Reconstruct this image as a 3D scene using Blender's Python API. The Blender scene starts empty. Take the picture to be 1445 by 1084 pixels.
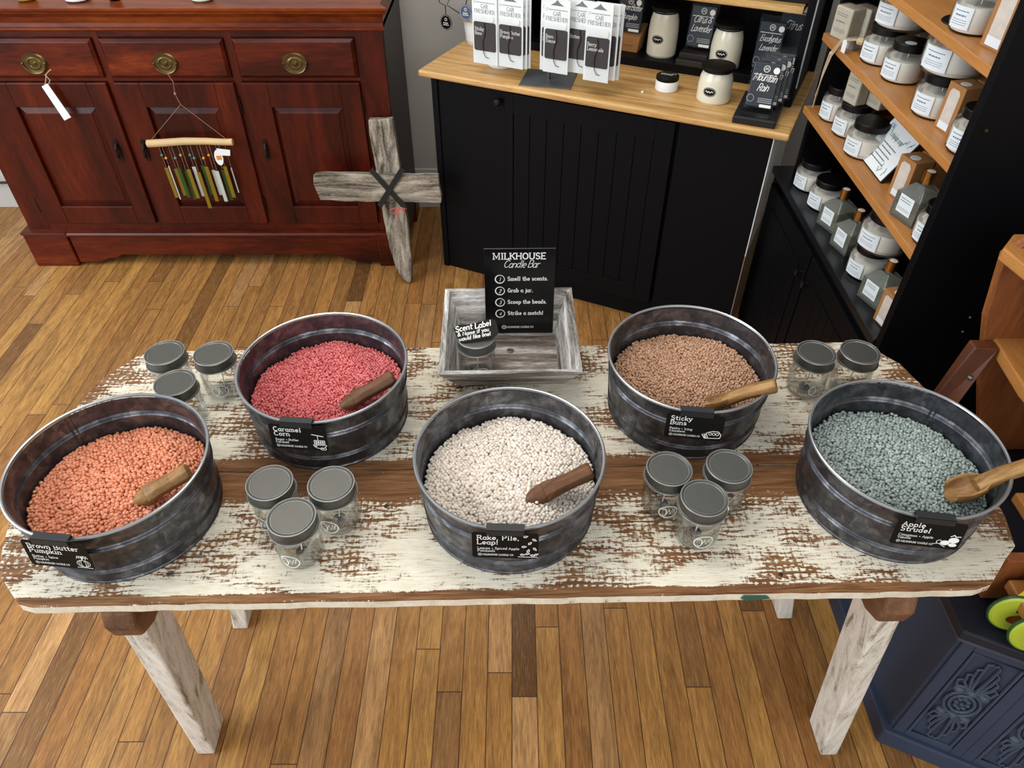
import bpy, bmesh, math, random
import numpy as np
from mathutils import Vector, Matrix
random.seed(7); RNG = np.random.default_rng(7)
S = bpy.context.scene; C = S.collection
PI = math.pi; R = math.radians

# ------------------------------------------------------------------ camera, light, exposure
F_PX = 1045.0
cam_d = bpy.data.cameras.new('camera'); cam = bpy.data.objects.new('camera', cam_d); C.objects.link(cam)
cam_d.sensor_width = 36; cam_d.lens = 36 * F_PX / 1445
cam.location = (0, 0, 1.70); cam.rotation_euler = (R(90 - 42.3), 0, 0)
cam_d.clip_start = .02
S.camera = cam
S.view_settings.view_transform = 'Standard'; S.view_settings.look = 'None'
S.view_settings.gamma = 1; S.view_settings.exposure = 0.36
S.view_settings.use_curve_mapping = False
S.cycles.transparent_max_bounces = 24
W = bpy.data.worlds.new('world'); S.world = W; W.use_nodes = True
bg = W.node_tree.nodes['Background']; bg.inputs[0].default_value = (.93, .96, 1, 1); bg.inputs[1].default_value = .55
def area(name, loc, target, sx, sy, power, col):
    d = bpy.data.lights.new(name, 'AREA'); d.shape = 'RECTANGLE'; d.size = sx; d.size_y = sy
    d.energy = power; d.color = col
    o = bpy.data.objects.new(name, d); C.objects.link(o); o.location = loc
    o.rotation_euler = (Vector(target) - Vector(loc)).to_track_quat('-Z', 'Y').to_euler()
    return o
area('window_light', (-3.3, .2, 2.1), (0, 1.2, .7), 2.4, 2.0, 75, (.90, .96, 1))
area('shopfront_light', (.4, -2.2, 2.5), (0, 1.6, .5), 3.4, 1.4, 34, (1, .98, .94))
area('ceiling_lamp_light', (-.6, 1.7, 3.2), (-.6, 1.7, 0), 1.6, 1.2, 26, (1, .93, .82))

# ------------------------------------------------------------------ materials
def lin(h):
    if isinstance(h, str):
        h = h.lstrip('#'); v = [int(h[i:i+2], 16) / 255 for i in (0, 2, 4)]
        return tuple(c / 12.92 if c <= .04045 else ((c + .055) / 1.055) ** 2.4 for c in v) + (1,)
    return h
class NT:
    def __init__(s, name):
        s.m = bpy.data.materials.new(name); s.m.use_nodes = True
        s.t = s.m.node_tree; s.b = s.t.nodes['Principled BSDF']; s.out = s.t.nodes['Material Output']
    def n(s, typ, **k):
        nd = s.t.nodes.new('ShaderNode' + typ)
        for a, v in k.items():
            if a == 'ins':
                for i, x in v.items(): s.set(nd.inputs[i], x)
            else: setattr(nd, a, v)
        return nd
    def set(s, sock, x):
        if isinstance(x, bpy.types.NodeSocket): s.t.links.new(x, sock)
        elif x is not None: sock.default_value = x
    def math(s, op, a, b=None, c=None, clamp=False):
        nd = s.n('Math', operation=op, use_clamp=clamp); s.set(nd.inputs[0], a)
        if b is not None: s.set(nd.inputs[1], b)
        if c is not None: s.set(nd.inputs[2], c)
        return nd.outputs[0]
    def mix(s, f, a, b):
        nd = s.n('Mix', data_type='RGBA'); s.set(nd.inputs[0], f); s.set(nd.inputs[6], a); s.set(nd.inputs[7], b)
        return nd.outputs[2]
    def coord(s, scale=(1, 1, 1), loc=(0, 0, 0), rot=(0, 0, 0)):
        tc = s.n('TexCoord'); mp = s.n('Mapping'); s.t.links.new(tc.outputs['Object'], mp.inputs[0])
        mp.inputs[1].default_value = loc; mp.inputs[2].default_value = rot; mp.inputs[3].default_value = scale
        return mp.outputs[0]
    def noise(s, vec, scale, detail=4, rough=.55, dist=0):
        nd = s.n('TexNoise'); s.set(nd.inputs['Vector'], vec); nd.inputs['Scale'].default_value = scale
        nd.inputs['Detail'].default_value = detail; nd.inputs['Roughness'].default_value = rough
        nd.inputs['Distortion'].default_value = dist
        return nd.outputs['Fac']
    def ramp(s, f, stops, interp='LINEAR'):
        nd = s.n('ValToRGB'); s.set(nd.inputs[0], f); cr = nd.color_ramp; cr.interpolation = interp
        while len(cr.elements) < len(stops): cr.elements.new(.5)
        for e, (p, c) in zip(cr.elements, stops): e.position = p; e.color = lin(c) if not isinstance(c, float) else (c, c, c, 1)
        return nd.outputs[0]
    def bump(s, h, strength=.3, dist=.002):
        nd = s.n('Bump'); nd.inputs['Strength'].default_value = strength; nd.inputs['Distance'].default_value = dist
        s.set(nd.inputs['Height'], h); s.t.links.new(nd.outputs[0], s.b.inputs['Normal'])
    def base(s, col=None, rough=.5, metal=0, spec=None):
        s.set(s.b.inputs['Base Color'], col); s.set(s.b.inputs['Roughness'], rough); s.set(s.b.inputs['Metallic'], metal)
        if spec is not None: s.b.inputs['Specular IOR Level'].default_value = spec
        return s.m
MATS = {}
def plain(name, col, rough=.5, metal=0, var=.12, scale=30, bump=0, spec=None, stretch=(1, 1, 1)):
    if name in MATS: return MATS[name]
    t = NT(name); c = lin(col); v = t.coord(stretch)
    f = t.noise(v, scale)
    d = tuple(x * (1 - var) for x in c[:3]) + (1,); l = tuple(min(1, x * (1 + var)) for x in c[:3]) + (1,)
    t.base(t.mix(f, d, l), rough, metal, spec)
    if bump: t.bump(f, bump)
    MATS[name] = t.m; return t.m
def wood(name, cols, axis=0, scale=14, rough=.5, bump=.15, stretch=14, spec=None, lo=.3, hi=.72):
    if name in MATS: return MATS[name]
    t = NT(name); sc = [stretch] * 3; sc[axis] = 1.0
    v = t.coord(tuple(x * .25 for x in sc))
    f = t.noise(v, scale, 6, .62, .6); g = t.noise(t.coord(tuple(x * 1.2 for x in sc)), scale * 3, 3, .6)
    h = t.math('ADD', t.math('MULTIPLY', f, .75), t.math('MULTIPLY', g, .25))
    n = len(cols); t.base(t.ramp(h, [(lo + (hi - lo) * i / max(1, n - 1), c) for i, c in enumerate(cols)]), rough, 0, spec)
    t.bump(h, bump); MATS[name] = t.m; return t.m
def m_floor():
    t = NT('oak_floor'); tc = t.n('TexCoord'); sep = t.n('SeparateXYZ'); t.t.links.new(tc.outputs['Object'], sep.inputs[0])
    wdt = .0585
    xs = t.math('DIVIDE', sep.outputs[0], wdt); ix = t.math('FLOOR', xs); fx = t.math('FRACT', xs)
    wn = t.n('TexWhiteNoise', noise_dimensions='1D'); t.set(wn.inputs['W'], ix)
    ys = t.math('ADD', t.math('DIVIDE', sep.outputs[1], 1.05), t.math('MULTIPLY', wn.outputs[0], 7.3))
    iy = t.math('FLOOR', ys); fy = t.math('FRACT', ys)
    cmb = t.n('CombineXYZ'); t.set(cmb.inputs[0], ix); t.set(cmb.inputs[1], iy)
    w2 = t.n('TexWhiteNoise', noise_dimensions='2D'); t.set(w2.inputs['Vector'], cmb.outputs[0])
    tone = t.ramp(w2.outputs[0], [(0, '#65421f'), (.12, '#9a6d3a'), (.3, '#ba8544'), (.48, '#ab7640'), (.64, '#c9954f'), (.8, '#99632a'), (.92, '#d4a268'), (1, '#7a5128')])
    # grain, shifted for every board
    off = t.n('CombineXYZ'); t.set(off.inputs[0], t.math('MULTIPLY', w2.outputs[0], 40)); t.set(off.inputs[1], t.math('MULTIPLY', wn.outputs[0], 90))
    av = t.n('VectorMath', operation='ADD'); t.set(av.inputs[0], tc.outputs['Object']); t.set(av.inputs[1], off.outputs[0])
    mp = t.n('Mapping'); t.set(mp.inputs[0], av.outputs[0]); mp.inputs[3].default_value = (1, .11, 1)
    g1 = t.noise(mp.outputs[0], 34, 6, .65, 1.2); g2 = t.noise(mp.outputs[0], 170, 3, .6, .3)
    col = t.mix(t.ramp(g1, [(.40, 0.0), (.68, .62)]), tone, lin('#5c391b'))
    col = t.mix(t.ramp(g2, [(.45, 0.0), (.85, .45)]), col, lin('#5a3a1e'))
    mp2 = t.n('Mapping'); t.set(mp2.inputs[0], av.outputs[0]); mp2.inputs[3].default_value = (1, .05, 1)
    g3 = t.noise(mp2.outputs[0], 420, 4, .75, .2)
    col = t.mix(t.ramp(g3, [(.50, 0.0), (.66, .55)]), col, lin('#56361a'))
    col = t.mix(t.ramp(g3, [(.30, .35), (.46, 0.0)]), col, lin('#e0bd8c'))
    kn = t.n('TexVoronoi'); mk = t.n('Mapping'); t.set(mk.inputs[0], av.outputs[0]); mk.inputs[3].default_value = (1, .45, 1)
    t.set(kn.inputs['Vector'], mk.outputs[0]); kn.inputs['Scale'].default_value = 6.0
    kf = t.math('MULTIPLY', t.ramp(kn.outputs[0], [(.02, .9), (.085, 0.0)]), t.ramp(w2.outputs[0], [(.5, 0.0), (.56, 1.0)]))
    kf = t.math('MULTIPLY', kf, t.ramp(g1, [(.35, .25), (.6, 1.0)]))
    col = t.mix(kf, col, lin('#33200f'))
    ex = t.math('MINIMUM', fx, t.math('SUBTRACT', 1, fx)); ey = t.math('MINIMUM', fy, t.math('SUBTRACT', 1, fy))
    gx = t.math('LESS_THAN', ex, .020); gy = t.math('LESS_THAN', ey, .0012)
    gap = t.math('MAXIMUM', gx, gy)
    col = t.mix(t.math('MULTIPLY', gap, .82), col, lin('#2a180b'))
    t.base(col, t.math('ADD', .36, t.math('MULTIPLY', g1, .2)), 0, .4)
    t.bump(t.math('SUBTRACT', t.math('MULTIPLY', g1, .3), gap), .35, .001); return t.m
def m_paint(brown_rows):
    """cream paint worn off brown boards; brown_rows: (y centre, half width) of bare bands in the board's own frame"""
    t = NT('worn_cream_paint'); tc = t.n('TexCoord'); sep = t.n('SeparateXYZ'); t.t.links.new(tc.outputs['Object'], sep.inputs[0])
    wv = t.coord((2.2, 30, 8)); wf = t.noise(wv, 3.2, 8, .66, .8)
    wg = t.noise(t.coord((4, 90, 8)), 4.5, 4, .6)
    wc = t.ramp(t.math('ADD', t.math('MULTIPLY', wf, .6), t.math('MULTIPLY', wg, .4)), [(.3, '#3f2413'), (.45, '#6b4426'), (.58, '#8c6440'), (.72, '#a9855c')])
    big = t.noise(t.coord((2.4, 6.5, 3), (3.1, 1.7, 0)), 3.0, 4, .6)
    streak = t.noise(t.coord((9, 95, 8)), 3.6, 6, .78, .3)
    tick = t.noise(t.coord((130, 26, 8)), 2.2, 4, .75, .4)
    # cross-hatched wear: fine lines along and across the boards
    wy = t.noise(t.coord((3, 40, 3)), 2, 3); wx = t.noise(t.coord((3, 5, 3)), 9, 3)
    ly = t.math('SINE', t.math('ADD', t.math('MULTIPLY', sep.outputs[1], 620), t.math('MULTIPLY', wx, 16)))
    lx = t.math('SINE', t.math('ADD', t.math('MULTIPLY', sep.outputs[0], 560), t.math('MULTIPLY', wy, 12)))
    hatch = t.math('MAXIMUM', t.math('MULTIPLY', t.math('ADD', ly, 1), .5), t.math('MULTIPLY', t.math('ADD', lx, .8), .42))
    gate = t.ramp(t.noise(t.coord((3.4, 6, 3), (7, 2, 0)), 2.4, 3, .6), [(.42, 0.0), (.60, 1.0)])
    sc = t.math('ADD', t.math('MULTIPLY', big, .38), t.math('MULTIPLY', streak, .72))
    sc = t.math('ADD', sc, t.math('MULTIPLY', tick, .34))
    sc = t.math('ADD', sc, t.math('MULTIPLY', t.math('MULTIPLY', hatch, gate), .20))
    for (yc, hw, amt) in brown_rows:
        d = t.math('ABSOLUTE', t.math('SUBTRACT', sep.outputs[1], yc))
        f = t.math('SUBTRACT', 1, t.math('DIVIDE', d, hw), clamp=True)
        sc = t.math('ADD', sc, t.math('MULTIPLY', f, amt))
    face = t.math('LESS_THAN', sep.outputs[2], TZ - .0035)
    sc = t.math('SUBTRACT', sc, t.math('MULTIPLY', face, .34))
    ends = t.math('SUBTRACT', t.math('ABSOLUTE', sep.outputs[0]), .70, clamp=True)
    sc = t.math('ADD', sc, t.math('MULTIPLY', ends, 1.2))
    bare = t.ramp(sc, [(.800, 0.0), (.835, 1.0)])
    pc = t.mix(t.noise(t.coord((6, 20, 6)), 5, 4), lin('#d6ccb2'), lin('#f9f4e6'))
    pc = t.mix(t.ramp(streak, [(.44, 0.0), (.64, .40)]), pc, lin('#ad9670'))
    col = t.mix(bare, pc, wc)
    kn = t.n('TexVoronoi'); t.set(kn.inputs['Vector'], t.coord((1, 1, .2))); kn.inputs['Scale'].default_value = 7
    col = t.mix(t.ramp(kn.outputs[0], [(.03, .85), (.05, 0.0)]), col, lin('#2e1c10'))
    t.base(col, t.mix(bare, (.55,) * 3 + (1,), (.7,) * 3 + (1,)), 0, .3)
    t.bump(t.math('SUBTRACT', t.math('MULTIPLY', wg, .3), t.math('MULTIPLY', bare, .6)), .5, .0012); return t.m
def m_galv():
    t = NT('galvanised_metal'); v = t.coord((1, 1, 1)); vo = t.n('TexVoronoi'); t.set(vo.inputs['Vector'], v); vo.inputs['Scale'].default_value = 85
    n1 = t.noise(v, 34, 6, .6); n2 = t.noise(v, 130, 3)
    sp = t.n('SeparateColor'); t.set(sp.inputs[0], vo.outputs['Color'])
    f = t.math('ADD', t.math('MULTIPLY', n1, .7), t.math('MULTIPLY', sp.outputs[0], .16)); f = t.math('ADD', f, t.math('MULTIPLY', n2, .14))
    col = t.ramp(f, [(.34, '#434347'), (.5, '#5a5b60'), (.68, '#82858c')])
    t.base(col, t.ramp(f, [(.3, .52), (.7, .30)]), .88); t.bump(t.math('ADD', n2, n1), .12, .001); return t.m
def m_glass(name='clear_glass', tint=(.985, .99, .985, 1), refl=1.0):
    t = NT(name); nt = t.t
    tr = t.n('BsdfTransparent'); tr.inputs[0].default_value = tint
    gl = t.n('BsdfGlossy'); gl.inputs['Roughness'].default_value = .03
    lw = t.n('Fresnel'); lw.inputs[0].default_value = 1.30
    fac = t.math('MULTIPLY', lw.outputs[0], .55 * refl, clamp=True)
    mx = t.n('MixShader'); t.set(mx.inputs[0], fac); nt.links.new(tr.outputs[0], mx.inputs[1]); nt.links.new(gl.outputs[0], mx.inputs[2])
    nt.links.new(mx.outputs[0], t.out.inputs[0]); return t.m
def m_bead(name, c1, c2):
    t = NT(name); oi = t.n('NewGeometry'); f = oi.outputs['Random Per Island']
    t.base(t.mix(f, lin(c1), lin(c2)), .42, 0, .45)
    t.b.inputs['Subsurface Weight'].default_value = 0; return t.m
def m_wall(): return plain('grey_wall_paint', '#b7b3ac', .9, var=.04, scale=60, bump=.05)
TZ = .75
GALV = m_galv(); GLASS = m_glass(); FLOOR = m_floor()
WHITE = plain('white_print', '#f2f2ee', .6, var=.02)
GREYPRINT = plain('grey_print', '#6f7a80', .7, var=.05)
BLUEPRINT = plain('teal_print', '#5c8a98', .7, var=.1)
BLACKCARD = plain('black_card', '#12110e', .5, var=.1, spec=.15)
BLACKGLOSS = plain('black_plastic', '#0b0b0c', .3, var=.1)
BLACKPAINT = plain('black_cabinet_paint', '#07080c', .5, var=.15, scale=8, spec=.14)
MAHOG = wood('mahogany_along', ['#240602', '#401004', '#632009', '#8a3c13'], 0, 5, .34, .04, 6, .32)
MAHOGV = wood('mahogany_upright', ['#200502', '#360b04', '#4e1506', '#69240a'], 2, 5, .34, .04, 6, .32)
OAK = wood('oak_veneer', ['#8f632f', '#b98a4e', '#cda468', '#deba80'], 0, 13, .38, .08, 18, None, .34, .66)
PINE = wood('orange_pine', ['#95602c', '#b57c42', '#c98d52'], 1, 6, .38, .05, 12)
REDWOOD = wood('stand_wood', ['#5d3015', '#7d4722', '#96592e', '#aa6c3b'], 2, 6, .5, .08, 9)
SCOOPW = wood('carved_scoop_wood', ['#4c321a', '#80592d', '#a57d48', '#bd9a66'], 0, 30, .5, .3, 7)
SCOOPD = wood('dark_scoop_wood', ['#382010', '#633c1c', '#8d5e32'], 0, 30, .5, .3, 7)
DRIFT = wood('weathered_grey_wood', ['#1f1a16', '#6d6357', '#9a9081', '#bdb4a5'], 2, 18, .9, .8, 9, None, .36, .64)
DRIFTH = wood('weathered_grey_wood_crosswise', ['#171412', '#665c50', '#948a7b', '#b5ac9c'], 0, 18, .9, .8, 9, None, .37, .63)
GREYWASH = wood('grey_washed_wood', ['#4a433d', '#85807a', '#b3b0ac', '#e0dedb'], 0, 26, .8, .5, 9, None, .38, .62)
GREYWASHY = wood('grey_washed_wood_side', ['#4a433d', '#85807a', '#b3b0ac', '#e0dedb'], 1, 26, .8, .5, 9, None, .38, .62)
LEGW = wood('white_worn_leg_paint', ['#8d8270', '#cfc9bb', '#e6e3da', '#f0ede5'], 2, 22, .8, .6, 8, None, .36, .6)
CLEATW = wood('bare_brown_cleat', ['#3d2413', '#6f4a2f', '#8d6545'], 1, 8, .7, .2, 10)
NAVY = plain('navy_chalk_paint', '#333f55', .6, var=.25, scale=9, bump=.05)
NAVYH = plain('navy_carving', '#414c5e', .55, var=.3, scale=20)
BRASS = plain('antique_brass', '#6a5a38', .34, .9, var=.3, scale=40)
DARKBR = plain('dark_bronze', '#2a211b', .4, .7)
ZINC = plain('zinc_lid', '#63635f', .42, .8, var=.12, scale=50)
STEEL = plain('steel', '#77797c', .35, .9)
CREAMJ = plain('cream_glazed_glass', '#dcd8c4', .15, var=.02, spec=.6)
WAX = plain('white_wax', '#e8e3da', .5, var=.02)
LABEL = plain('pale_paper_label', '#dbe4ea', .7, var=.03)
KRAFT = plain('kraft_board', '#a27241', .8, var=.08, scale=50)
SOAP = plain('wrapped_soap_paper', '#bdb6a4', .8, var=.2, scale=60)
GOLD = plain('gold_cap', '#c08a45', .25, .95)
TWINE = plain('jute_twine', '#b9a383', .95, var=.15, scale=200)
WHITEP = plain('white_glazed_pot', '#e6e9ea', .3, var=.03)
CARD = plain('white_card', '#e9eeef', .6, var=.04)
FILM = m_glass('clear_film', (.985, .99, .99, 1), .9)
def m_painted_refraction(name, tint, body, amt):  # diffuse body colour paints in brightness refracted from the lit surroundings
    t = NT(name); tr = t.n('BsdfTransparent'); tr.inputs[0].default_value = tint
    df = t.n('BsdfDiffuse'); df.inputs[0].default_value = lin(body); gl = t.n('BsdfGlossy'); gl.inputs['Roughness'].default_value = .05
    m1 = t.n('MixShader'); m1.inputs[0].default_value = amt; t.t.links.new(tr.outputs[0], m1.inputs[1]); t.t.links.new(df.outputs[0], m1.inputs[2])
    fr = t.n('Fresnel'); fr.inputs[0].default_value = 1.45
    m2 = t.n('MixShader'); t.set(m2.inputs[0], fr.outputs[0]); t.t.links.new(m1.outputs[0], m2.inputs[1]); t.t.links.new(gl.outputs[0], m2.inputs[2])
    t.t.links.new(m2.outputs[0], t.out.inputs[0]); return t.m
OIL = m_painted_refraction('pale_green_oil', (.95, .96, .85, 1), '#a9ad8e', .30)
THICK = m_painted_refraction('pale_refraction_glass', (.97, .98, .96, 1), '#c9cfc8', .14)
BLACKLID = plain('black_jar_lid', '#050506', .4, var=.05, spec=.3)
DKBLUE = plain('slate_blue_wax_card', '#27303a', .3, var=.15, spec=.5)

# ------------------------------------------------------------------ mesh helpers
class MB:
    def __init__(s): s.v = []; s.f = []; s.mi = []; s.k = 0
    def add(s, vs, fs, mi=None):
        n = len(s.v); s.v += [tuple(x) for x in vs]; s.f += [tuple(i + n for i in f) for f in fs]
        s.mi += [s.k if mi is None else mi] * len(fs); return s
    def box(s, x0, x1, y0, y1, z0, z1, M=None):
        vs = [Vector((x, y, z)) for z in (z0, z1) for y in (y0, y1) for x in (x0, x1)]
        if M: vs = [M @ q for q in vs]
        return s.add(vs, [(0, 2, 3, 1), (4, 5, 7, 6), (0, 1, 5, 4), (1, 3, 7, 5), (3, 2, 6, 7), (2, 0, 4, 6)])
    def hexa(s, bot, top):      # two quads, counter-clockwise seen from above
        return s.add(list(bot) + list(top), [(3, 2, 1, 0), (4, 5, 6, 7)] + [(i, (i + 1) % 4, 4 + (i + 1) % 4, 4 + i) for i in range(4)])
    def prism(s, poly, fn0, fn1):
        n = len(poly); vs = [fn0(*p) for p in poly] + [fn1(*p) for p in poly]
        return s.add(vs, [tuple(range(n))[::-1], tuple(range(n, 2 * n))] + [(i, (i + 1) % n, n + (i + 1) % n, n + i) for i in range(n)])
    def lathe(s, prof, n=32, c=(0, 0, 0), M=None):
        vs = []; fs = []; rows = []
        for r, z in prof:
            if r <= 1e-6: rows.append([len(vs)]); vs.append(Vector((c[0], c[1], c[2] + z)))
            else:
                rows.append(list(range(len(vs), len(vs) + n)))
                vs += [Vector((c[0] + r * math.cos(2 * PI * i / n), c[1] + r * math.sin(2 * PI * i / n), c[2] + z)) for i in range(n)]
        for a, b in zip(rows, rows[1:]):
            for i in range(n):
                j = (i + 1) % n
                if len(a) == 1 and len(b) == 1: continue
                if len(a) == 1: fs.append((a[0], b[j], b[i]))
                elif len(b) == 1: fs.append((a[i], a[j], b[0]))
                else: fs.append((a[i], a[j], b[j], b[i]))
        if M: vs = [M @ q for q in vs]
        return s.add(vs, fs)
    def tube(s, pts, r, n=6, closed=False):
        pts = [Vector(p) for p in pts]; m = len(pts); vs = []; fs = []; up = None
        for i, p in enumerate(pts):
            if closed: t = pts[(i + 1) % m] - pts[i - 1]
            else: t = pts[min(i + 1, m - 1)] - pts[max(i - 1, 0)]
            t.normalize() if t.length > 1e-9 else None
            if up is None: up = Vector((0, 0, 1)) if abs(t.z) < .9 else Vector((1, 0, 0))
            a = t.cross(up)
            if a.length < 1e-6: a = t.cross(Vector((0, 1, 0)))
            a.normalize(); b = a.cross(t); up = b
            rr = r[i] if isinstance(r, (list, tuple)) else r
            vs += [p + a * math.cos(2 * PI * k / n) * rr + b * math.sin(2 * PI * k / n) * rr for k in range(n)]
        for i in range(m if closed else m - 1):
            j = (i + 1) % m
            for k in range(n): l = (k + 1) % n; fs.append((i * n + k, j * n + k, j * n + l, i * n + l))
        if not closed: fs += [tuple(range(n)), tuple(range((m - 1) * n, m * n))[::-1]]
        return s.add(vs, fs)
    def ball(s, c, r, n=10, sz=1):
        return s.lathe([(0, -r * sz)] + [(r * math.sin(PI * i / (n // 2)), -r * sz * math.cos(PI * i / (n // 2))) for i in range(1, n // 2)] + [(0, r * sz)], n, c)
    def ribbon(s, pts, w, T):
        """flat band of width w along 2-D points, laid on the surface T(x, y)"""
        P = [Vector((p[0], p[1])) for p in pts]; Q = [P[0]]
        for p in P[1:]:
            if (p - Q[-1]).length > 1e-7: Q.append(p)
        if len(Q) < 2: return s
        cl = (Q[0] - Q[-1]).length < 1e-6; L = []; Rr = []; m = len(Q)
        for i in range(m):
            if cl and i in (0, m - 1): a = Q[1] - Q[0]; b = Q[-1] - Q[-2]
            else: a = (Q[min(i + 1, m - 1)] - Q[i]); b = (Q[i] - Q[max(i - 1, 0)])
            if a.length < 1e-9: a = b
            if b.length < 1e-9: b = a
            a = a.normalized(); b = b.normalized(); t = a + b
            t = t.normalized() if t.length > .3 else a
            k = 1 / max(.6, t.dot(a)); nn = Vector((-t.y, t.x)) * w / 2 * k
            ext = Vector((0, 0))
            if not cl and i == 0: ext = -t * w * .35
            if not cl and i == m - 1: ext = t * w * .35
            L.append(Q[i] + nn + ext); Rr.append(Q[i] - nn + ext)
        vs = [T(q.x, q.y) for q in L] + [T(q.x, q.y) for q in Rr]
        return s.add(vs, [(i, i + m, i + 1 + m, i + 1) for i in range(m - 1)])
    def poly(s, pts, T): return s.add([T(*p) for p in pts], [tuple(range(len(pts)))])
def build(name, mb, mat, parent=None, loc=(0, 0, 0), rot=(0, 0, 0), smooth=False, bevel=0, label=None, seg=2, subd=0):
    me = bpy.data.meshes.new(name); me.from_pydata(mb.v, [], mb.f)
    mats = mat if isinstance(mat, (list, tuple)) else [mat]
    for m in mats: me.materials.append(m)
    if len(mats) > 1: me.polygons.foreach_set('material_index', mb.mi)
    if smooth: me.polygons.foreach_set('use_smooth', [True] * len(me.polygons))
    me.update()
    o = bpy.data.objects.new(name, me); C.objects.link(o); o.location = loc; o.rotation_euler = rot
    if smooth:
        try: me.set_sharp_from_angle(angle=R(28))
        except Exception: pass
    if parent: o.parent = parent
    if bevel:
        b = o.modifiers.new('edge', 'BEVEL'); b.width = bevel; b.segments = seg; b.limit_method = 'ANGLE'; b.angle_limit = R(35)
        b.harden_normals = False
    if subd:
        b = o.modifiers.new('sub', 'SUBSURF'); b.levels = subd; b.render_levels = subd
    if label: o['label'] = label
    return o
def tag(o, label, cat, group=None, kind=None):
    o['label'] = label; o['category'] = cat
    if group: o['group'] = group
    if kind: o['kind'] = kind
    return o
def thing(name, label, cat, loc=(0, 0, 0), rz=0, group=None, rot=None):
    o = bpy.data.objects.new(name, None); C.objects.link(o); o.empty_display_size = .05
    o.location = loc; o.rotation_euler = rot or (0, 0, rz)
    return tag(o, label, cat, group)
def struct(name, mb, mat, **k):
    o = build(name, mb, mat, **k); o['kind'] = 'structure'; return o
def dup(root, loc, rz, label, group=None):
    KIDS = {}
    for o in C.objects:
        if o.parent: KIDS.setdefault(o.parent.name, []).append(o)
    def cp(o, par):
        c = o.copy(); C.objects.link(c)
        if par: c.parent = par
        for k in KIDS.get(o.name, []): cp(k, c)
        return c
    r = cp(root, None); r.location = loc; r.rotation_euler = (root.rotation_euler[0], root.rotation_euler[1], rz); r['label'] = label
    if group: r['group'] = group
    return r
def B(*a): return MB().box(*a)
def plane(o, r, u, off=0):
    o = Vector(o); r = Vector(r).normalized(); u = Vector(u).normalized(); n = r.cross(u)
    return lambda x, y, z=0: o + r * x + u * y + n * (z + off)
def cylmap(rad, a0, z0): return lambda x, y, z=0: Vector(((rad + z) * math.cos(a0 + x / rad), (rad + z) * math.sin(a0 + x / rad), z0 + y))

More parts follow.
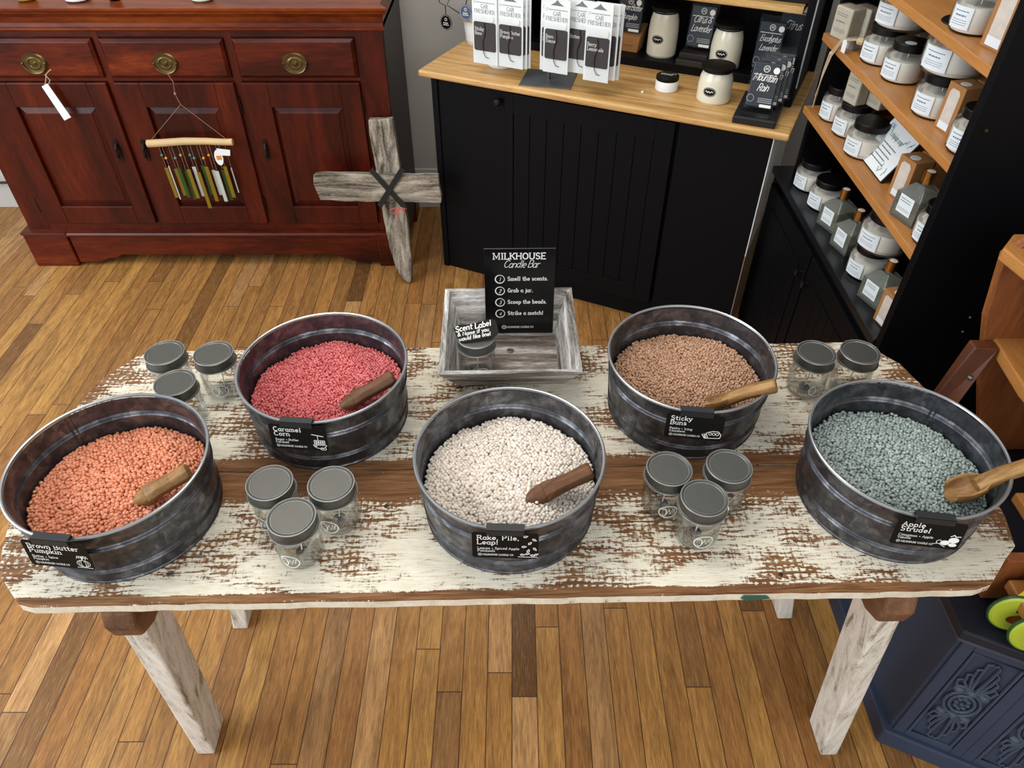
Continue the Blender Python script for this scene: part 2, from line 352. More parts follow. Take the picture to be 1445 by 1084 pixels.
# ------------------------------------------------------------------ stroke lettering
def arc(cx, cy, rx, ry, a0, a1, n=9): return [(cx + rx * math.cos(R(a0 + (a1 - a0) * i / n)), cy + ry * math.sin(R(a0 + (a1 - a0) * i / n))) for i in range(n + 1)]
def ell(cx, cy, rx, ry): return arc(cx, cy, rx, ry, 90, 450, 14)
G = {  # glyph: (advance, strokes, serif spots)
'A': (.8, [[(0.05,0),(.38,1),(.71,0)],[(.17,.36),(.59,.36)]], [(.05,0),(.71,0)]),
'B': (.72, [[(.1,0),(.1,1)],[(.1,1)]+arc(.36,.76,.24,.24,90,-90)+[(.1,.52)],[(.1,.52)]+arc(.38,.26,.27,.26,90,-90)+[(.1,0)]], [(.1,0),(.1,1)]),
'C': (.76, [arc(.42,.5,.34,.5,50,310,14)], []),
'D': (.78, [[(.1,0),(.1,1)],[(.1,1),(.3,1)]+arc(.32,.5,.36,.5,90,-90)+[(.1,0)]], [(.1,0),(.1,1)]),
'E': (.7, [[(.6,1),(.1,1),(.1,0),(.62,0)],[(.1,.52),(.5,.52)]], [(.1,0),(.1,1)]),
'F': (.66, [[(.6,1),(.1,1),(.1,0)],[(.1,.52),(.5,.52)]], [(.1,0),(.1,1)]),
'G': (.8, [arc(.42,.5,.34,.5,50,350,14)+[(.76,.45),(.5,.45)]], []),
'H': (.8, [[(.1,0),(.1,1)],[(.7,0),(.7,1)],[(.1,.52),(.7,.52)]], [(.1,0),(.1,1),(.7,0),(.7,1)]),
'I': (.4, [[(.2,0),(.2,1)]], [(.2,0),(.2,1)]),
'K': (.78, [[(.1,0),(.1,1)],[(.68,1),(.12,.42)],[(.3,.6),(.7,0)]], [(.1,0),(.1,1),(.7,0),(.66,1)]),
'L': (.66, [[(.1,1),(.1,0),(.6,0),(.6,.16)]], [(.1,1),(.1,0)]),
'M': (1.0, [[(.1,0),(.1,1),(.48,.2),(.86,1),(.86,0)]], [(.1,0),(.1,1),(.86,0),(.86,1)]),
'N': (.8, [[(.1,0),(.1,1),(.7,0),(.7,1)]], [(.1,0),(.1,1),(.7,1)]),
'O': (.86, [ell(.43,.5,.35,.5)], []),
'P': (.7, [[(.1,0),(.1,1)],[(.1,1)]+arc(.36,.74,.27,.26,90,-90)+[(.1,.48)]], [(.1,0),(.1,1)]),
'R': (.76, [[(.1,0),(.1,1)],[(.1,1)]+arc(.36,.75,.26,.25,90,-90)+[(.1,.5)],[(.36,.5),(.68,0)]], [(.1,0),(.1,1),(.68,0)]),
'S': (.68, [arc(.33,.75,.24,.25,30,270,9)+arc(.33,.26,.26,.26,90,-150,9)], []),
'T': (.72, [[(.02,.82),(.02,1),(.68,1),(.68,.82)],[(.35,1),(.35,0)]], [(.35,0)]),
'U': (.8, [[(.1,1),(.1,.3)]+arc(.4,.3,.3,.3,180,360)+[(.7,1)]], [(.1,1),(.7,1)]),
'V': (.78, [[(.05,1),(.38,0),(.7,1)]], [(.05,1),(.7,1)]),
'a': (.6, [ell(.28,.3,.22,.3),[(.5,.6),(.5,0)]], [(.5,0)]),
'b': (.62, [[(.1,1),(.1,0)],ell(.33,.3,.22,.3)], [(.1,1)]),
'c': (.54, [arc(.3,.3,.22,.3,50,310)], []),
'd': (.64, [ell(.28,.3,.22,.3),[(.5,1),(.5,0)]], [(.5,1),(.5,0)]),
'e': (.58, [[(.08,.32),(.5,.32)]+arc(.29,.3,.22,.3,5,310,12)], []),
'f': (.42, [[(.42,.96)]+arc(.3,.82,.12,.18,70,180)+[(.18,0)],[(.04,.6),(.38,.6)]], [(.18,0)]),
'g': (.6, [ell(.28,.3,.22,.3),[(.5,.6),(.5,-.12)]+arc(.28,-.12,.22,.18,0,-150)], []),
'h': (.64, [[(.1,1),(.1,0)],[(.1,.35)]+arc(.31,.38,.2,.22,180,0)+[(.51,0)]], [(.1,1),(.1,0),(.51,0)]),
'i': (.32, [[(.16,.6),(.16,0)],[(.16,.8),(.16,.88)]], [(.16,0)]),
'j': (.3, [[(.2,.6),(.2,-.12)]+arc(.08,-.12,.12,.16,0,-120),[(.2,.8),(.2,.88)]], []),
'k': (.6, [[(.1,1),(.1,0)],[(.5,.6),(.12,.24)],[(.25,.36),(.52,0)]], [(.1,1),(.1,0),(.52,0)]),
'l': (.32, [[(.16,1),(.16,0)]], [(.16,0),(.16,1)]),
'm': (.92, [[(.1,.6),(.1,0)],[(.1,.38)]+arc(.27,.42,.17,.18,180,0)+[(.44,0)],[(.44,.38)]+arc(.61,.42,.17,.18,180,0)+[(.78,0)]], [(.1,0),(.44,0),(.78,0)]),
'n': (.64, [[(.1,.6),(.1,0)],[(.1,.36)]+arc(.31,.38,.2,.22,180,0)+[(.51,0)]], [(.1,0),(.51,0),(.1,.6)]),
'o': (.58, [ell(.29,.3,.22,.3)], []),
'p': (.62, [[(.1,.6),(.1,-.32)],ell(.33,.3,.22,.3)], [(.1,-.32)]),
'r': (.48, [[(.12,.6),(.12,0)],[(.12,.34)]+arc(.32,.36,.2,.24,180,60)], [(.12,0),(.12,.6)]),
's': (.5, [arc(.25,.45,.16,.15,30,270)+arc(.25,.15,.18,.15,90,-150)], []),
't': (.44, [[(.2,.9),(.2,.12)]+arc(.32,.12,.12,.12,180,300),[(.04,.6),(.4,.6)]], []),
'u': (.62, [[(.1,.6),(.1,.22)]+arc(.3,.22,.2,.22,180,360)+[(.5,.6),(.5,0)]], [(.1,.6),(.5,.6)]),
'v': (.56, [[(.04,.6),(.27,0),(.5,.6)]], []),
'w': (.8, [[(.04,.6),(.2,0),(.38,.5),(.56,0),(.74,.6)]], [(.04,.6),(.74,.6)]),
'y': (.58, [[(.05,.6),(.28,.02)],[(.52,.6),(.2,-.3),(.06,-.3)]], [(.05,.6),(.52,.6)]),
'1': (.5, [[(.1,.8),(.28,1),(.28,0)]], []), '2': (.56, [[(.06,.74)]+arc(.27,.74,.2,.26,170,-30)+[(.04,0),(.5,0)]], []),
'3': (.54, [arc(.25,.76,.19,.24,150,-90)+arc(.25,.27,.22,.27,90,-150)], []), '4': (.58, [[(.38,0),(.38,1),(.04,.3),(.54,.3)]], []),
'.': (.28, [[(.12,0),(.12,.06)]], []), ',': (.28, [[(.15,.06),(.08,-.14)]], []), '!': (.3, [[(.15,1),(.15,.3)],[(.15,.08),(.15,0)]], []),
'&': (.8, [[(.72,0),(.2,.72)]+arc(.34,.8,.16,.18,200,-20)+[(.12,.32)]+arc(.32,.22,.24,.22,170,340)+[(.66,.4)]], []),
'+': (.5, [[(.22,.18),(.22,.5)],[(.06,.34),(.38,.34)]], []), ' ': (.36, [], []),
}
def text(mb, s, T, size, w=.11, slab=True, slant=0, wob=0, gap=.04, anchor='l', wide=1.0):
    tot = sum(G[c][0] + gap for c in s) * wide * size
    x = {'l': 0, 'c': -tot / 2, 'r': -tot}[anchor]
    for c in s:
        adv, st, se = G[c]; dy = random.uniform(-wob, wob) * size
        f = lambda p, x=x, dy=dy: (x + (p[0] * wide + p[1] * slant) * size, p[1] * size + dy)
        for k in st: mb.ribbon([f(p) for p in k], w * size, T)
        if slab:
            for (sx, sy) in se: mb.ribbon([f((sx - .11 / wide, sy)), f((sx + .11 / wide, sy))], w * size * .85, T)
        x += (adv + gap) * wide * size
    return tot
def lines(mb, T, x0, x1, y, w, n=1, dy=.003, jag=.5):
    for i in range(n):
        x = x0
        while x < x1:
            l = random.uniform(.3, 1) * (x1 - x0) * .2
            e = min(x1 - random.uniform(0, jag) * (x1 - x0) * .1, x + l)
            if e > x: mb.ribbon([(x, y - i * dy), ((x + e) / 2, y - i * dy), (e, y - i * dy)], w, T)
            x += l + w * 1.2
def ring(mb, cx, cy, r, w, T, ry=None): mb.ribbon(ell(cx, cy, r, ry or r), w, T)
def roundel(mb, cx, cy, r, T, w=.12):     # small round maker's mark: ring with a handwritten m inside
    ring(mb, cx, cy, r, r * w * 1.6, T)
    mb.ribbon([(cx - r * .6, cy - r * .3), (cx - r * .25, cy + r * .45), (cx, cy - r * .25), (cx + r * .3, cy + r * .45), (cx + r * .5, cy - r * .35)], r * w * 1.6, T)

# ------------------------------------------------------------------ the room
struct('floor', B(-3.6, 3.0, -1.2, 3.1, -.04, 0), FLOOR)
struct('wall_back', B(-3.6, 3.0, 3.1, 3.2, 0, 2.9), m_wall())
struct('wall_right', B(1.62, 1.72, -1.2, 3.1, 0, 2.9), m_wall())
BASEB = plain('white_trim_paint', '#c9c7c3', .5, var=.03)
mb = B(-3.6, 1.62, 3.083, 3.1, 0, .165); mb.box(-3.6, 1.62, 3.088, 3.1, .165, .185)
struct('baseboard_back', mb, BASEB, bevel=.002)
mb = MB().tube([(-2.75, 3.07, .10), (-2.5, 3.06, .125), (-2.3, 3.055, .137), (-2.05, 3.06, .145), (-1.9, 3.07, .15)], .006, 8)
tag(build('power_cord', mb, BLACKGLOSS, smooth=True), 'black power cord running along the white baseboard left of the sideboard', 'cord')

# ------------------------------------------------------------------ the trestle table
TROT = R(1.15)
tbl = thing('display_table', 'long wooden table with worn cream paint carrying the metal tubs', 'table', (0, .585, 0), TROT)
PAINT = m_paint([(.222, .048, .40), (.262, .020, .22), (.006, .010, .40)])
# outlines in the table's frame: x along, y from the front edge back
def wob(pts, amp=.0015, step=.03):
    out = []
    for a, b in zip(pts, pts[1:] + pts[:1]):
        n = max(1, int(math.dist(a, b) / step))
        for i in range(n):
            t = i / n; out.append((a[0] + (b[0] - a[0]) * t + random.uniform(-amp, amp), a[1] + (b[1] - a[1]) * t + random.uniform(-amp, amp)))
    return out
front = [(-.69, 0), (.68, 0), (.705, .008), (.775, .075), (.79, .13), (.80, .247), (-.80, .247), (-.792, .14), (-.765, .055), (-.71, .006)]
backp = [(-.80, .2495), (.80, .2495), (.80, .40), (.775, .50), (.735, .558), (.70, .572), (-.70, .572), (-.735, .558), (-.785, .48), (-.80, .38)]
for pl in (front, backp):
    w_ = wob(pl, .0012)
    mb = MB().prism(w_, lambda x, y: Vector((x, y, TZ - .021)), lambda x, y: Vector((x, y, TZ)))
    build('plank', mb, PAINT, tbl, bevel=.0025)
for sx in (-1, 1):     # cleats under the planks with cut ends
    x = -.578 if sx < 0 else .580; pr = [(.0, .729), (.545, .729), (.545, .70), (.52, .655), (.03, .650), (-.004, .668), (-.010, .70)]
    mb = MB().prism(pr, lambda y, z: Vector((x - .024, y, z)), lambda y, z: Vector((x + .024, y, z)))
    build('cleat', mb, CLEATW, tbl, bevel=.006, label='bare brown cross board under the planks')
mb = MB().prism([(.055, .729), (.10, .729), (.095, .70), (.075, .67), (.058, .69)], lambda y, z: Vector((.635, y, z)), lambda y, z: Vector((.70, y, z)))
build('bracket', mb, CLEATW, tbl, bevel=.006)
def leg(sx, ytop, ybot, w=.038, d=.078):
    xt, xb = (-.574, -.672) if sx < 0 else (.578, .698); h = w / 2; g = d / 2
    q = lambda x, y, z: [(x - h, y - g, z), (x + h, y - g, z), (x + h, y + g, z), (x - h, y + g, z)]
    return MB().hexa([Vector(p) for p in q(xb, ybot, 0)], [Vector(p) for p in q(xt, ytop, .729)])
def sk(y): return y
build('leg', leg(-1, .046, .125), LEGW, tbl, bevel=.004)
build('leg', leg(1, .046, .095), LEGW, tbl, bevel=.004)
build('leg', leg(-1, .47, .425), LEGW, tbl, bevel=.004)
build('leg', leg(1, .47, .425), LEGW, tbl, bevel=.004)
mb = MB()
for (x, y) in ((-.66, .31), (-.70, .43), (-.45, .52), (-.2, .17), (.25, .51), (.69, .44), (.73, .17), (.77, .15), (.4, .03), (-.55, .05), (.71, .45), (.1, .09), (-.75, .15)):
    mb.lathe([(.0035, 0), (.0035, .0008), (0, .001)], 10, (x, y, TZ))
build('nail_head', mb, plain('rusty_nail', '#3b2a20', .7, .4), tbl, label='rusty nail heads')
mb = MB().poly([(.305, -.0005), (.33, -.0005), (.338, -.0005)], lambda x, y: Vector((x, y, TZ - .01)))
mb = MB().prism([(.338, TZ-.004), (.372, TZ-.006), (.378, TZ-.013), (.345, TZ-.017), (.335, TZ-.012)], lambda x, z: Vector((x, -.0022, z)), lambda x, z: Vector((x, -.0008, z)))
build('paint_spot', mb, plain('green_paint_fleck', '#2f5b4c', .6), tbl, label='dark green paint spot on the front edge')

# ------------------------------------------------------------------ tubs, beads, scoops, cards
TUB_H = .122; TR = .143
def tub_profile():
    o = [(0, .004), (.125, .004), (.131, 0), (.1345, 0), (.1350, .003), (.1335, .005)]
    def rad(z): return .133 + (.1415 - .133) * z / TUB_H
    for z, d in ((.006, 0), (.024, 0), (.0265, .0016), (.029, 0), (.032, .0016), (.0345, 0), (.080, 0), (.0825, .0018), (.085, 0), (.089, .0018), (.0915, 0), (.118, 0)):
        o.append((rad(z) + d * 1.05, z))
    i = [(rad(.118) - .0018, .118)]
    for z, d in ((.0915, 0), (.089, .0018), (.085, 0), (.0825, .0018), (.080, 0), (.0345, 0), (.006, 0)): i.append((rad(z) - .0016 + d * 1.05, z))
    return o + i + [(0, .0055)]
TUBC = {'1': (-.604, .742), '2': (-.325, .963), '3': (-.004, .758), '4': (.312, .986), '5': (.604, .776)}
def make_tub(loc, rz, label):
    t = thing('metal_tub', label, 'tub', loc, rz, 'galvanised tubs on the table')
    build('body', MB().lathe(tub_profile(), 96), GALV, t, smooth=True)
    build('rim', MB().tube([(TR * math.cos(a), TR * math.sin(a), TUB_H - .001) for a in np.linspace(0, 2 * PI, 97)[:-1]], .0026, 8, True), plain('bright_rolled_rim', '#a6a9ad', .3, .85, var=.1), t, smooth=True, label='bright rolled metal rim')
    mb = MB()
    for dx in (-.0035, .0035):
        for rr in (.1388, ):
            mb.tube([((.133 + .0085 * z / TUB_H - .0018) , dx, z) for z in (.012, .04, .08, .117)], .0011, 5)
            mb.tube([((.133 + .0085 * z / TUB_H + .0004) , dx, z) for z in (.006, .04, .08, .117)], .0011, 5)
    build('seam', mb, GALV, t, smooth=True)
    return t
tub0 = None
for k, lab, seam in (('1', 'galvanised tub at the left end of the table, filled with orange wax beads', 138),
                     ('2', 'galvanised tub of pink-red wax beads at the back left', 200),
                     ('3', 'galvanised tub of off-white wax beads at the middle front', 10),
                     ('4', 'galvanised tub of tan brown wax beads at the back right', 170),
                     ('5', 'galvanised tub at the right end of the table, filled with grey-green wax beads', 47)):
    x, y = TUBC[k]
    if tub0 is None: tub0 = make_tub((x, y, TZ), R(seam), lab)
    else: dup(tub0, (x, y, TZ), R(seam), lab)
def ico(level):
    bm = bmesh.new(); bmesh.ops.create_icosphere(bm, subdivisions=level, radius=1)
    v = np.array([tuple(q.co) for q in bm.verts]); f = np.array([[l.index for l in q.verts] for q in bm.faces]); bm.free(); return v, f
def beads(key, label, mat, size=.0031, sp=.0054, level=.060, dome=.016, squash=.75, tilt=(0, 0)):
    cx, cy = TUBC[key]; rad = .1325; P = []
    for layer in (0, 1):
        j = 0; yy = -rad
        while yy < rad:
            xx = -rad + (sp / 2 if j % 2 else 0) + (sp / 2) * layer
            while xx < rad:
                P.append((xx, yy, layer)); xx += sp
            yy += sp * .866; j += 1
    P = np.array(P, float); P[:, :2] += RNG.normal(0, sp * .17, (len(P), 2))
    d = np.hypot(P[:, 0], P[:, 1]); P = P[d < rad - size * .4]; d = d[d < 9] if False else np.hypot(P[:, 0], P[:, 1])
    ph = RNG.uniform(0, 6, 4)
    def hgt(x, y):
        r = np.hypot(x, y) / rad
        return level + dome * (1 - r ** 2) + tilt[0] * x + tilt[1] * y + .0035 * np.sin(x * 38 + ph[0]) * np.cos(y * 31 + ph[1]) + .002 * np.sin(x * 75 + y * 60 + ph[2])
    z = hgt(P[:, 0], P[:, 1]) - P[:, 2] * sp * .62 + RNG.uniform(-.0014, .0014, len(P))
    ex = RNG.random(len(P)) < .03; z[ex & (P[:, 2] == 0)] += .0025
    bv, bf = ico(2); n = len(P); m = len(bv)
    ang = RNG.normal(0, 1, (n, 3)); q = np.concatenate([RNG.normal(0, .5, (n, 3)), np.ones((n, 1))], 1); q /= np.linalg.norm(q, axis=1)[:, None]
    x_, y_, z_, w_ = q.T
    Rm = np.stack([1 - 2 * (y_**2 + z_**2), 2 * (x_*y_ - z_*w_), 2 * (x_*z_ + y_*w_), 2 * (x_*y_ + z_*w_), 1 - 2 * (x_**2 + z_**2), 2 * (y_*z_ - x_*w_), 2 * (x_*z_ - y_*w_), 2 * (y_*z_ + x_*w_), 1 - 2 * (x_**2 + y_**2)], 1).reshape(n, 3, 3)
    sc = size * RNG.uniform(.86, 1.12, n)
    loc = bv * np.array([1, 1, squash]); V = np.einsum('nij,mj->nmi', Rm, loc) * sc[:, None, None]
    V += np.stack([P[:, 0], P[:, 1], z], 1)[:, None, :]
    V = V.reshape(-1, 3); Fc = (bf[None] + (np.arange(n) * m)[:, None, None]).reshape(-1, 3)
    # heap underneath
    nr, na = 14, 40; hv = [(0, 0, float(hgt(0, 0)) - .006)]
    for i in range(1, nr + 1):
        for a in range(na):
            r = rad * i / nr; t = 2 * PI * a / na; X, Y = r * math.cos(t), r * math.sin(t); hv.append((X, Y, float(hgt(X, Y)) - .006))
    hv = np.array(hv); b0 = len(V); hf = [[b0, b0 + 1 + a, b0 + 1 + (a + 1) % na] for a in range(na)]
    for i in range(nr - 1):
        for a in range(na):
            p, q2 = b0 + 1 + i * na + a, b0 + 1 + i * na + (a + 1) % na
            hf += [[p, p + na, q2 + na], [p, q2 + na, q2]]
    V = np.concatenate([V, hv]); Fc = np.concatenate([Fc, np.array(hf)])
    me = bpy.data.meshes.new('wax_beads'); me.vertices.add(len(V)); me.vertices.foreach_set('co', V.ravel().astype(np.float32))
    me.loops.add(Fc.size); me.loops.foreach_set('vertex_index', Fc.ravel().astype(np.int32))
    me.polygons.add(len(Fc)); me.polygons.foreach_set('loop_start', np.arange(0, Fc.size, 3, dtype=np.int32))
    me.polygons.foreach_set('use_smooth', np.ones(len(Fc), bool)); me.update(calc_edges=True); me.validate()
    me.materials.append(mat)
    o = bpy.data.objects.new('wax_beads', me); C.objects.link(o); o.location = (cx, cy, TZ)
    tag(o, label, 'wax beads', None, 'stuff')
beads('1', 'heap of orange wax beads in the leftmost tub', m_bead('orange_wax', '#d98560', '#eba583'), .0034, .0060, .058, .016, .72, (0, -.03))
beads('2', 'heap of pink-red wax beads in the back left tub', m_bead('red_wax', '#c55254', '#e38583'), .0027, .0050, .060, .014, .85)
beads('3', 'heap of off-white wax beads in the middle tub', m_bead('offwhite_wax', '#e0d2c2', '#faf2e8'), .0031, .0055, .060, .016, .95)
beads('4', 'heap of tan brown wax beads in the back right tub', m_bead('tan_wax', '#ab8264', '#cfa78a'), .0027, .0050, .060, .014, .85)
beads('5', 'heap of grey-green wax beads in the rightmost tub', m_bead('green_wax', '#8b9993', '#b4bfba'), .0032, .0057, .060, .014, .66)

def scoop(label, tip, end, mat, width=.042, roll=0, blen=.075, back=False):
    """carved scoop: open trough-shaped bowl from the tip, bar handle to the end"""
    tip = Vector(tip); end = Vector(end); L = (end - tip).length
    X = (end - tip).normalized(); Yv = Vector((0, 0, 1)).cross(X).normalized(); Zv = X.cross(Yv)
    M3 = Matrix((X, Yv, Zv)).transposed().to_4x4(); M3 = Matrix.Translation(tip) @ M3 @ Matrix.Rotation(roll, 4, 'X')
    t = thing('wooden_scoop', label, 'scoop', (0, 0, 0), 0, 'wooden scoops in the wax beads'); t.matrix_world = M3
    # bowl: nested half tubes with thickness
    mb = MB(); nx, na = 12, 12; rows_o = []; rows_i = []
    vs = []; idx = {}
    sgn = -1 if not back else 1
    for i in range(nx + 1):
        u = i / nx; x = u * blen
        w = width / 2 * (0.80 + .25 * math.sin(PI * min(1, u * 1.15))) * (1 if u < .8 else max(.55, 1 - (u - .8) * 2))
        dp = width * .40 * (.55 + .6 * math.sin(PI * min(.75, u + .12)))
        for side, k in ((0, 1.0), (1, .80)):
            for j in range(na + 1):
                a = PI * j / na
                tipcut = .010 * abs(math.cos(a)) ** 2 * (1 - u)
                vs.append(Vector((x + tipcut - (.006 if False else 0), math.cos(a) * w * k, sgn * math.sin(a) * dp * k + (0 if side == 0 else 0))))
    def vi(i, side, j): return (i * 2 + side) * (na + 1) + j
    fs = []
    for i in range(nx):
        for j in range(na):
            fs.append((vi(i, 0, j), vi(i + 1, 0, j), vi(i + 1, 0, j + 1), vi(i, 0, j + 1)))
            fs.append((vi(i, 1, j), vi(i, 1, j + 1), vi(i + 1, 1, j + 1), vi(i + 1, 1, j)))
        for j in (0, na): fs.append((vi(i, 0, j), vi(i, 1, j), vi(i + 1, 1, j), vi(i + 1, 0, j)))
    for j in range(na):
        fs.append((vi(0, 0, j), vi(0, 0, j + 1), vi(0, 1, j + 1), vi(0, 1, j)))
        fs.append((vi(nx, 0, j), vi(nx, 1, j), vi(nx, 1, j + 1), vi(nx, 0, j + 1)))
    fs.append(tuple(vi(nx, 0, j) for j in range(na + 1)))
    mb.add(vs, fs); build('bowl', mb, mat, t, smooth=True)
    mb = MB(); h0 = blen - .018; sec = []
    for (x, ry, rz_, zz) in ((h0, .0155, .008, sgn * .007), (h0 + .018, .0135, .0115, sgn * .004), (h0 + .04, .0125, .0115, 0), (L - .03, .0125, .0112, .0), (L - .004, .0135, .0115, 0), (L, .012, .010, 0)):
        sec.append([Vector((x, ry * math.cos(R(22.5 + 45 * q)) * 1.08, rz_ * math.sin(R(22.5 + 45 * q)) * 1.08 + zz)) for q in range(8)])
    vs = [p for s_ in sec for p in s_]; fs = []
    for i in range(len(sec) - 1):
        for q in range(8): fs.append((i * 8 + q, i * 8 + (q + 1) % 8, (i + 1) * 8 + (q + 1) % 8, (i + 1) * 8 + q))
    fs += [tuple(range(8))[::-1], tuple(range(len(sec) * 8 - 8, len(sec) * 8))]
    mb.add(vs, fs); build('handle', mb, mat, t, bevel=.0015)
    return t
scoop('short pale wooden scoop lying in the orange beads', (-.562, .700, .822), (-.487, .737, .853), SCOOPW, .029, R(200), .04)
scoop('dark carved scoop half sunk in the pink-red beads', (-.290, .902, .822), (-.202, .944, .858), SCOOPD, .029, R(190), .045)
scoop('brown wooden scoop half sunk in the off-white beads', (.022, .705, .820), (.119, .730, .862), SCOOPD, .030, R(-150), .05)
scoop('yellowish wooden scoop in the tan beads with handle over the rim', (.321, .915, .826), (.432, .893, .884), SCOOPW, .040, R(-20), .055)
scoop('large carved scoop in the grey-green beads with handle over the rim', (.645, .709, .838), (.770, .722, .888), SCOOPW, .050, R(-18), .062)

def scent_card(key, ang, label, title, sub, art, dx=0):
    """black card hung over the tub rim by a folded tab"""
    cx, cy = TUBC[key]; a = R(ang); r = .1452
    t = thing('scent_card', label, 'card', (cx + r * math.cos(a), cy + r * math.sin(a), TZ + TUB_H + .003), a + PI / 2, 'black scent cards on the tubs')
    w, h = .092, .050; tilt = R(7)
    M = Matrix.Rotation(-tilt, 4, 'X')
    o = Vector((0, -.0042, -.003))
    P = plane(o, (1, 0, 0), (0, math.sin(tilt), math.cos(tilt)))   # y up the card
    def rr(x0, x1, y0, y1, c=.003): return [(x0 + c, y0), (x1 - c, y0), (x1, y0 + c), (x1, y1 - c), (x1 - c, y1), (x0 + c, y1), (x0, y1 - c), (x0, y0 + c)]
    build('card', MB().prism(rr(-w/2, w/2, -h, 0), lambda x, y: P(x, y, -.001), lambda x, y: P(x, y, 0)), BLACKCARD, t)
    mb = MB(); tw = .026
    mb.box(-tw, tw, -.0075, .0055, .0042, .0054); mb.box(-tw, tw, .0045, .0055, -.010, .0054); mb.box(-tw, tw, -.0075, -.0062, -.006, .0054)
    build('clip', mb, plain('black_tab', '#1f2124', .5), t, bevel=.0004, label='folded black tab over the rim')
    Q = plane(o, (1, 0, 0), (0, math.sin(tilt), math.cos(tilt)), .0003)
    mb = MB(); y = -.0135
    for s_ in title: text(mb, s_, lambda a_, b_: Q(a_ - w/2 + .007, b_ + y), .0080, .135, True, wide=1.2, gap=.07); y -= .0092
    y -= .0005
    for s_ in sub: text(mb, s_, lambda a_, b_: Q(a_ - w/2 + .0075, b_ + y), .0040, .13, True, wide=1.15, gap=.06); y -= .0052
    text(mb, 'MILKHOUSE CANDLE CO', lambda a_, b_: Q(a_ - w/2 + .0145, b_ - .0448), .0030, .15, True, wide=1.0)
    roundel(mb, -w/2 + .0105, -.0432, .0024, Q)
    build('lettering', mb, WHITE, t)
    mb = MB(); art(mb, Q); build('drawing', mb, WHITE, t, label='white line drawing')
    return t
def art_pumpkin(mb, Q):
    for i, rx in enumerate((.0035, .0065, .0095)): ring(mb, .033, -.038, rx, .0006, Q, .0068)
    mb.ribbon([(.033, -.031), (.034, -.026), (.037, -.023)], .0014, Q)
    for k in range(5): mb.ribbon([(.026 + .003 * k, -.028 + .002 * math.sin(k)), (.028 + .003 * k, -.023), (.030 + .003 * k, -.0275)], .0009, Q)
    mb.ribbon([(.022, -.046), (.044, -.0465)], .0008, Q)
def art_corn(mb, Q):
    for i in range(16):
        ring(mb, .026 + .0035 * (i % 5), -.030 - .0032 * (i // 5), .0017, .0009, Q)
    mb.ribbon(arc(.033, -.036, .011, .009, 190, 350), .001, Q); mb.ribbon([(.022, -.017), (.040, -.020)], .0012, Q); mb.ribbon([(.031, -.0185), (.031, -.027)], .0008, Q)
    ring(mb, .040, -.0455, .0022, .0009, Q); ring(mb, .0355, -.0455, .0022, .0009, Q)
def art_leaves(mb, Q):
    for (x, y, a) in ((.028, -.006, 20), (.040, -.012, -30), (.034, -.019, 50), (.026, -.026, 10), (.041, -.030, -50), (.032, -.034, 70), (.024, -.042, 0), (.031, -.040, 20), (.038, -.043, -15), (.043, -.041, 30)):
        c, s_ = math.cos(R(a)), math.sin(R(a)); L_ = [(-.003, 0), (-.001, .0016), (.0014, .0008), (.0032, 0), (.0014, -.0010), (-.001, -.0016), (-.003, 0)]
        mb.ribbon([(x + p[0] * c - p[1] * s_, y + p[0] * s_ + p[1] * c) for p in L_], .0010, Q)
    mb.ribbon([(.018, -.0465), (.045, -.0465)], .0009, Q)
def art_buns(mb, Q):
    mb.ribbon([(.018, -.042), (.022, -.034), (.030, -.031), (.039, -.031), (.044, -.037), (.043, -.044), (.020, -.046), (.018, -.042)], .0011, Q)
    for k in range(3): ring(mb, .027 + .0055 * k, -.0365, .0024, .0008, Q)
    for k in range(3): mb.ribbon([(.014 + .003 * k, -.038 + .001 * k), (.019 + .003 * k, -.046)], .0012, Q)
def art_apples(mb, Q):
    for (x, y, rx, ry) in ((.026, -.038, .0062, .0046), (.036, -.032, .0070, .0055), (.037, -.041, .0055, .0034)):
        mb.poly([(x + rx * math.cos(R(q)), y + ry * math.sin(R(q))) for q in range(0, 360, 24)], Q)
    mb.ribbon([(.030, -.025), (.034, -.022), (.037, -.025), (.043, -.024)], .0014, Q); mb.ribbon([(.010, -.042), (.018, -.040), (.028, -.046)], .0008, Q)
    ring(mb, .018, -.037, .0035, .0008, Q)
scent_card('1', -96, 'black card with a pumpkin drawing on the leftmost tub', ['Brown Butter', 'Pumpkin'], ['Butter + Spice', 'Pumpkin'], art_pumpkin)
scent_card('2', -95, 'black card with a popcorn bowl drawing on the tub of pink-red beads', ['Caramel', 'Corn'], ['Sugar + Butter', 'Caramel'], art_corn)
scent_card('3', -92, 'black card with falling leaves drawn on it, on the middle tub', ['Rake, Pile,', 'Leap!'], ['Leaves + Spiced Apple', 'Patchouli'], art_leaves)
scent_card('4', -97, 'black card with a bun drawing on the tub of tan beads', ['Sticky', 'Buns'], ['Pastry + Icing', 'Cinnamon'], art_buns)
scent_card('5', -98, 'black card with white apples drawn on it, on the rightmost tub', ['Apple', 'Strudel'], ['Cinnamon + Apple', 'Vanilla'], art_apples)

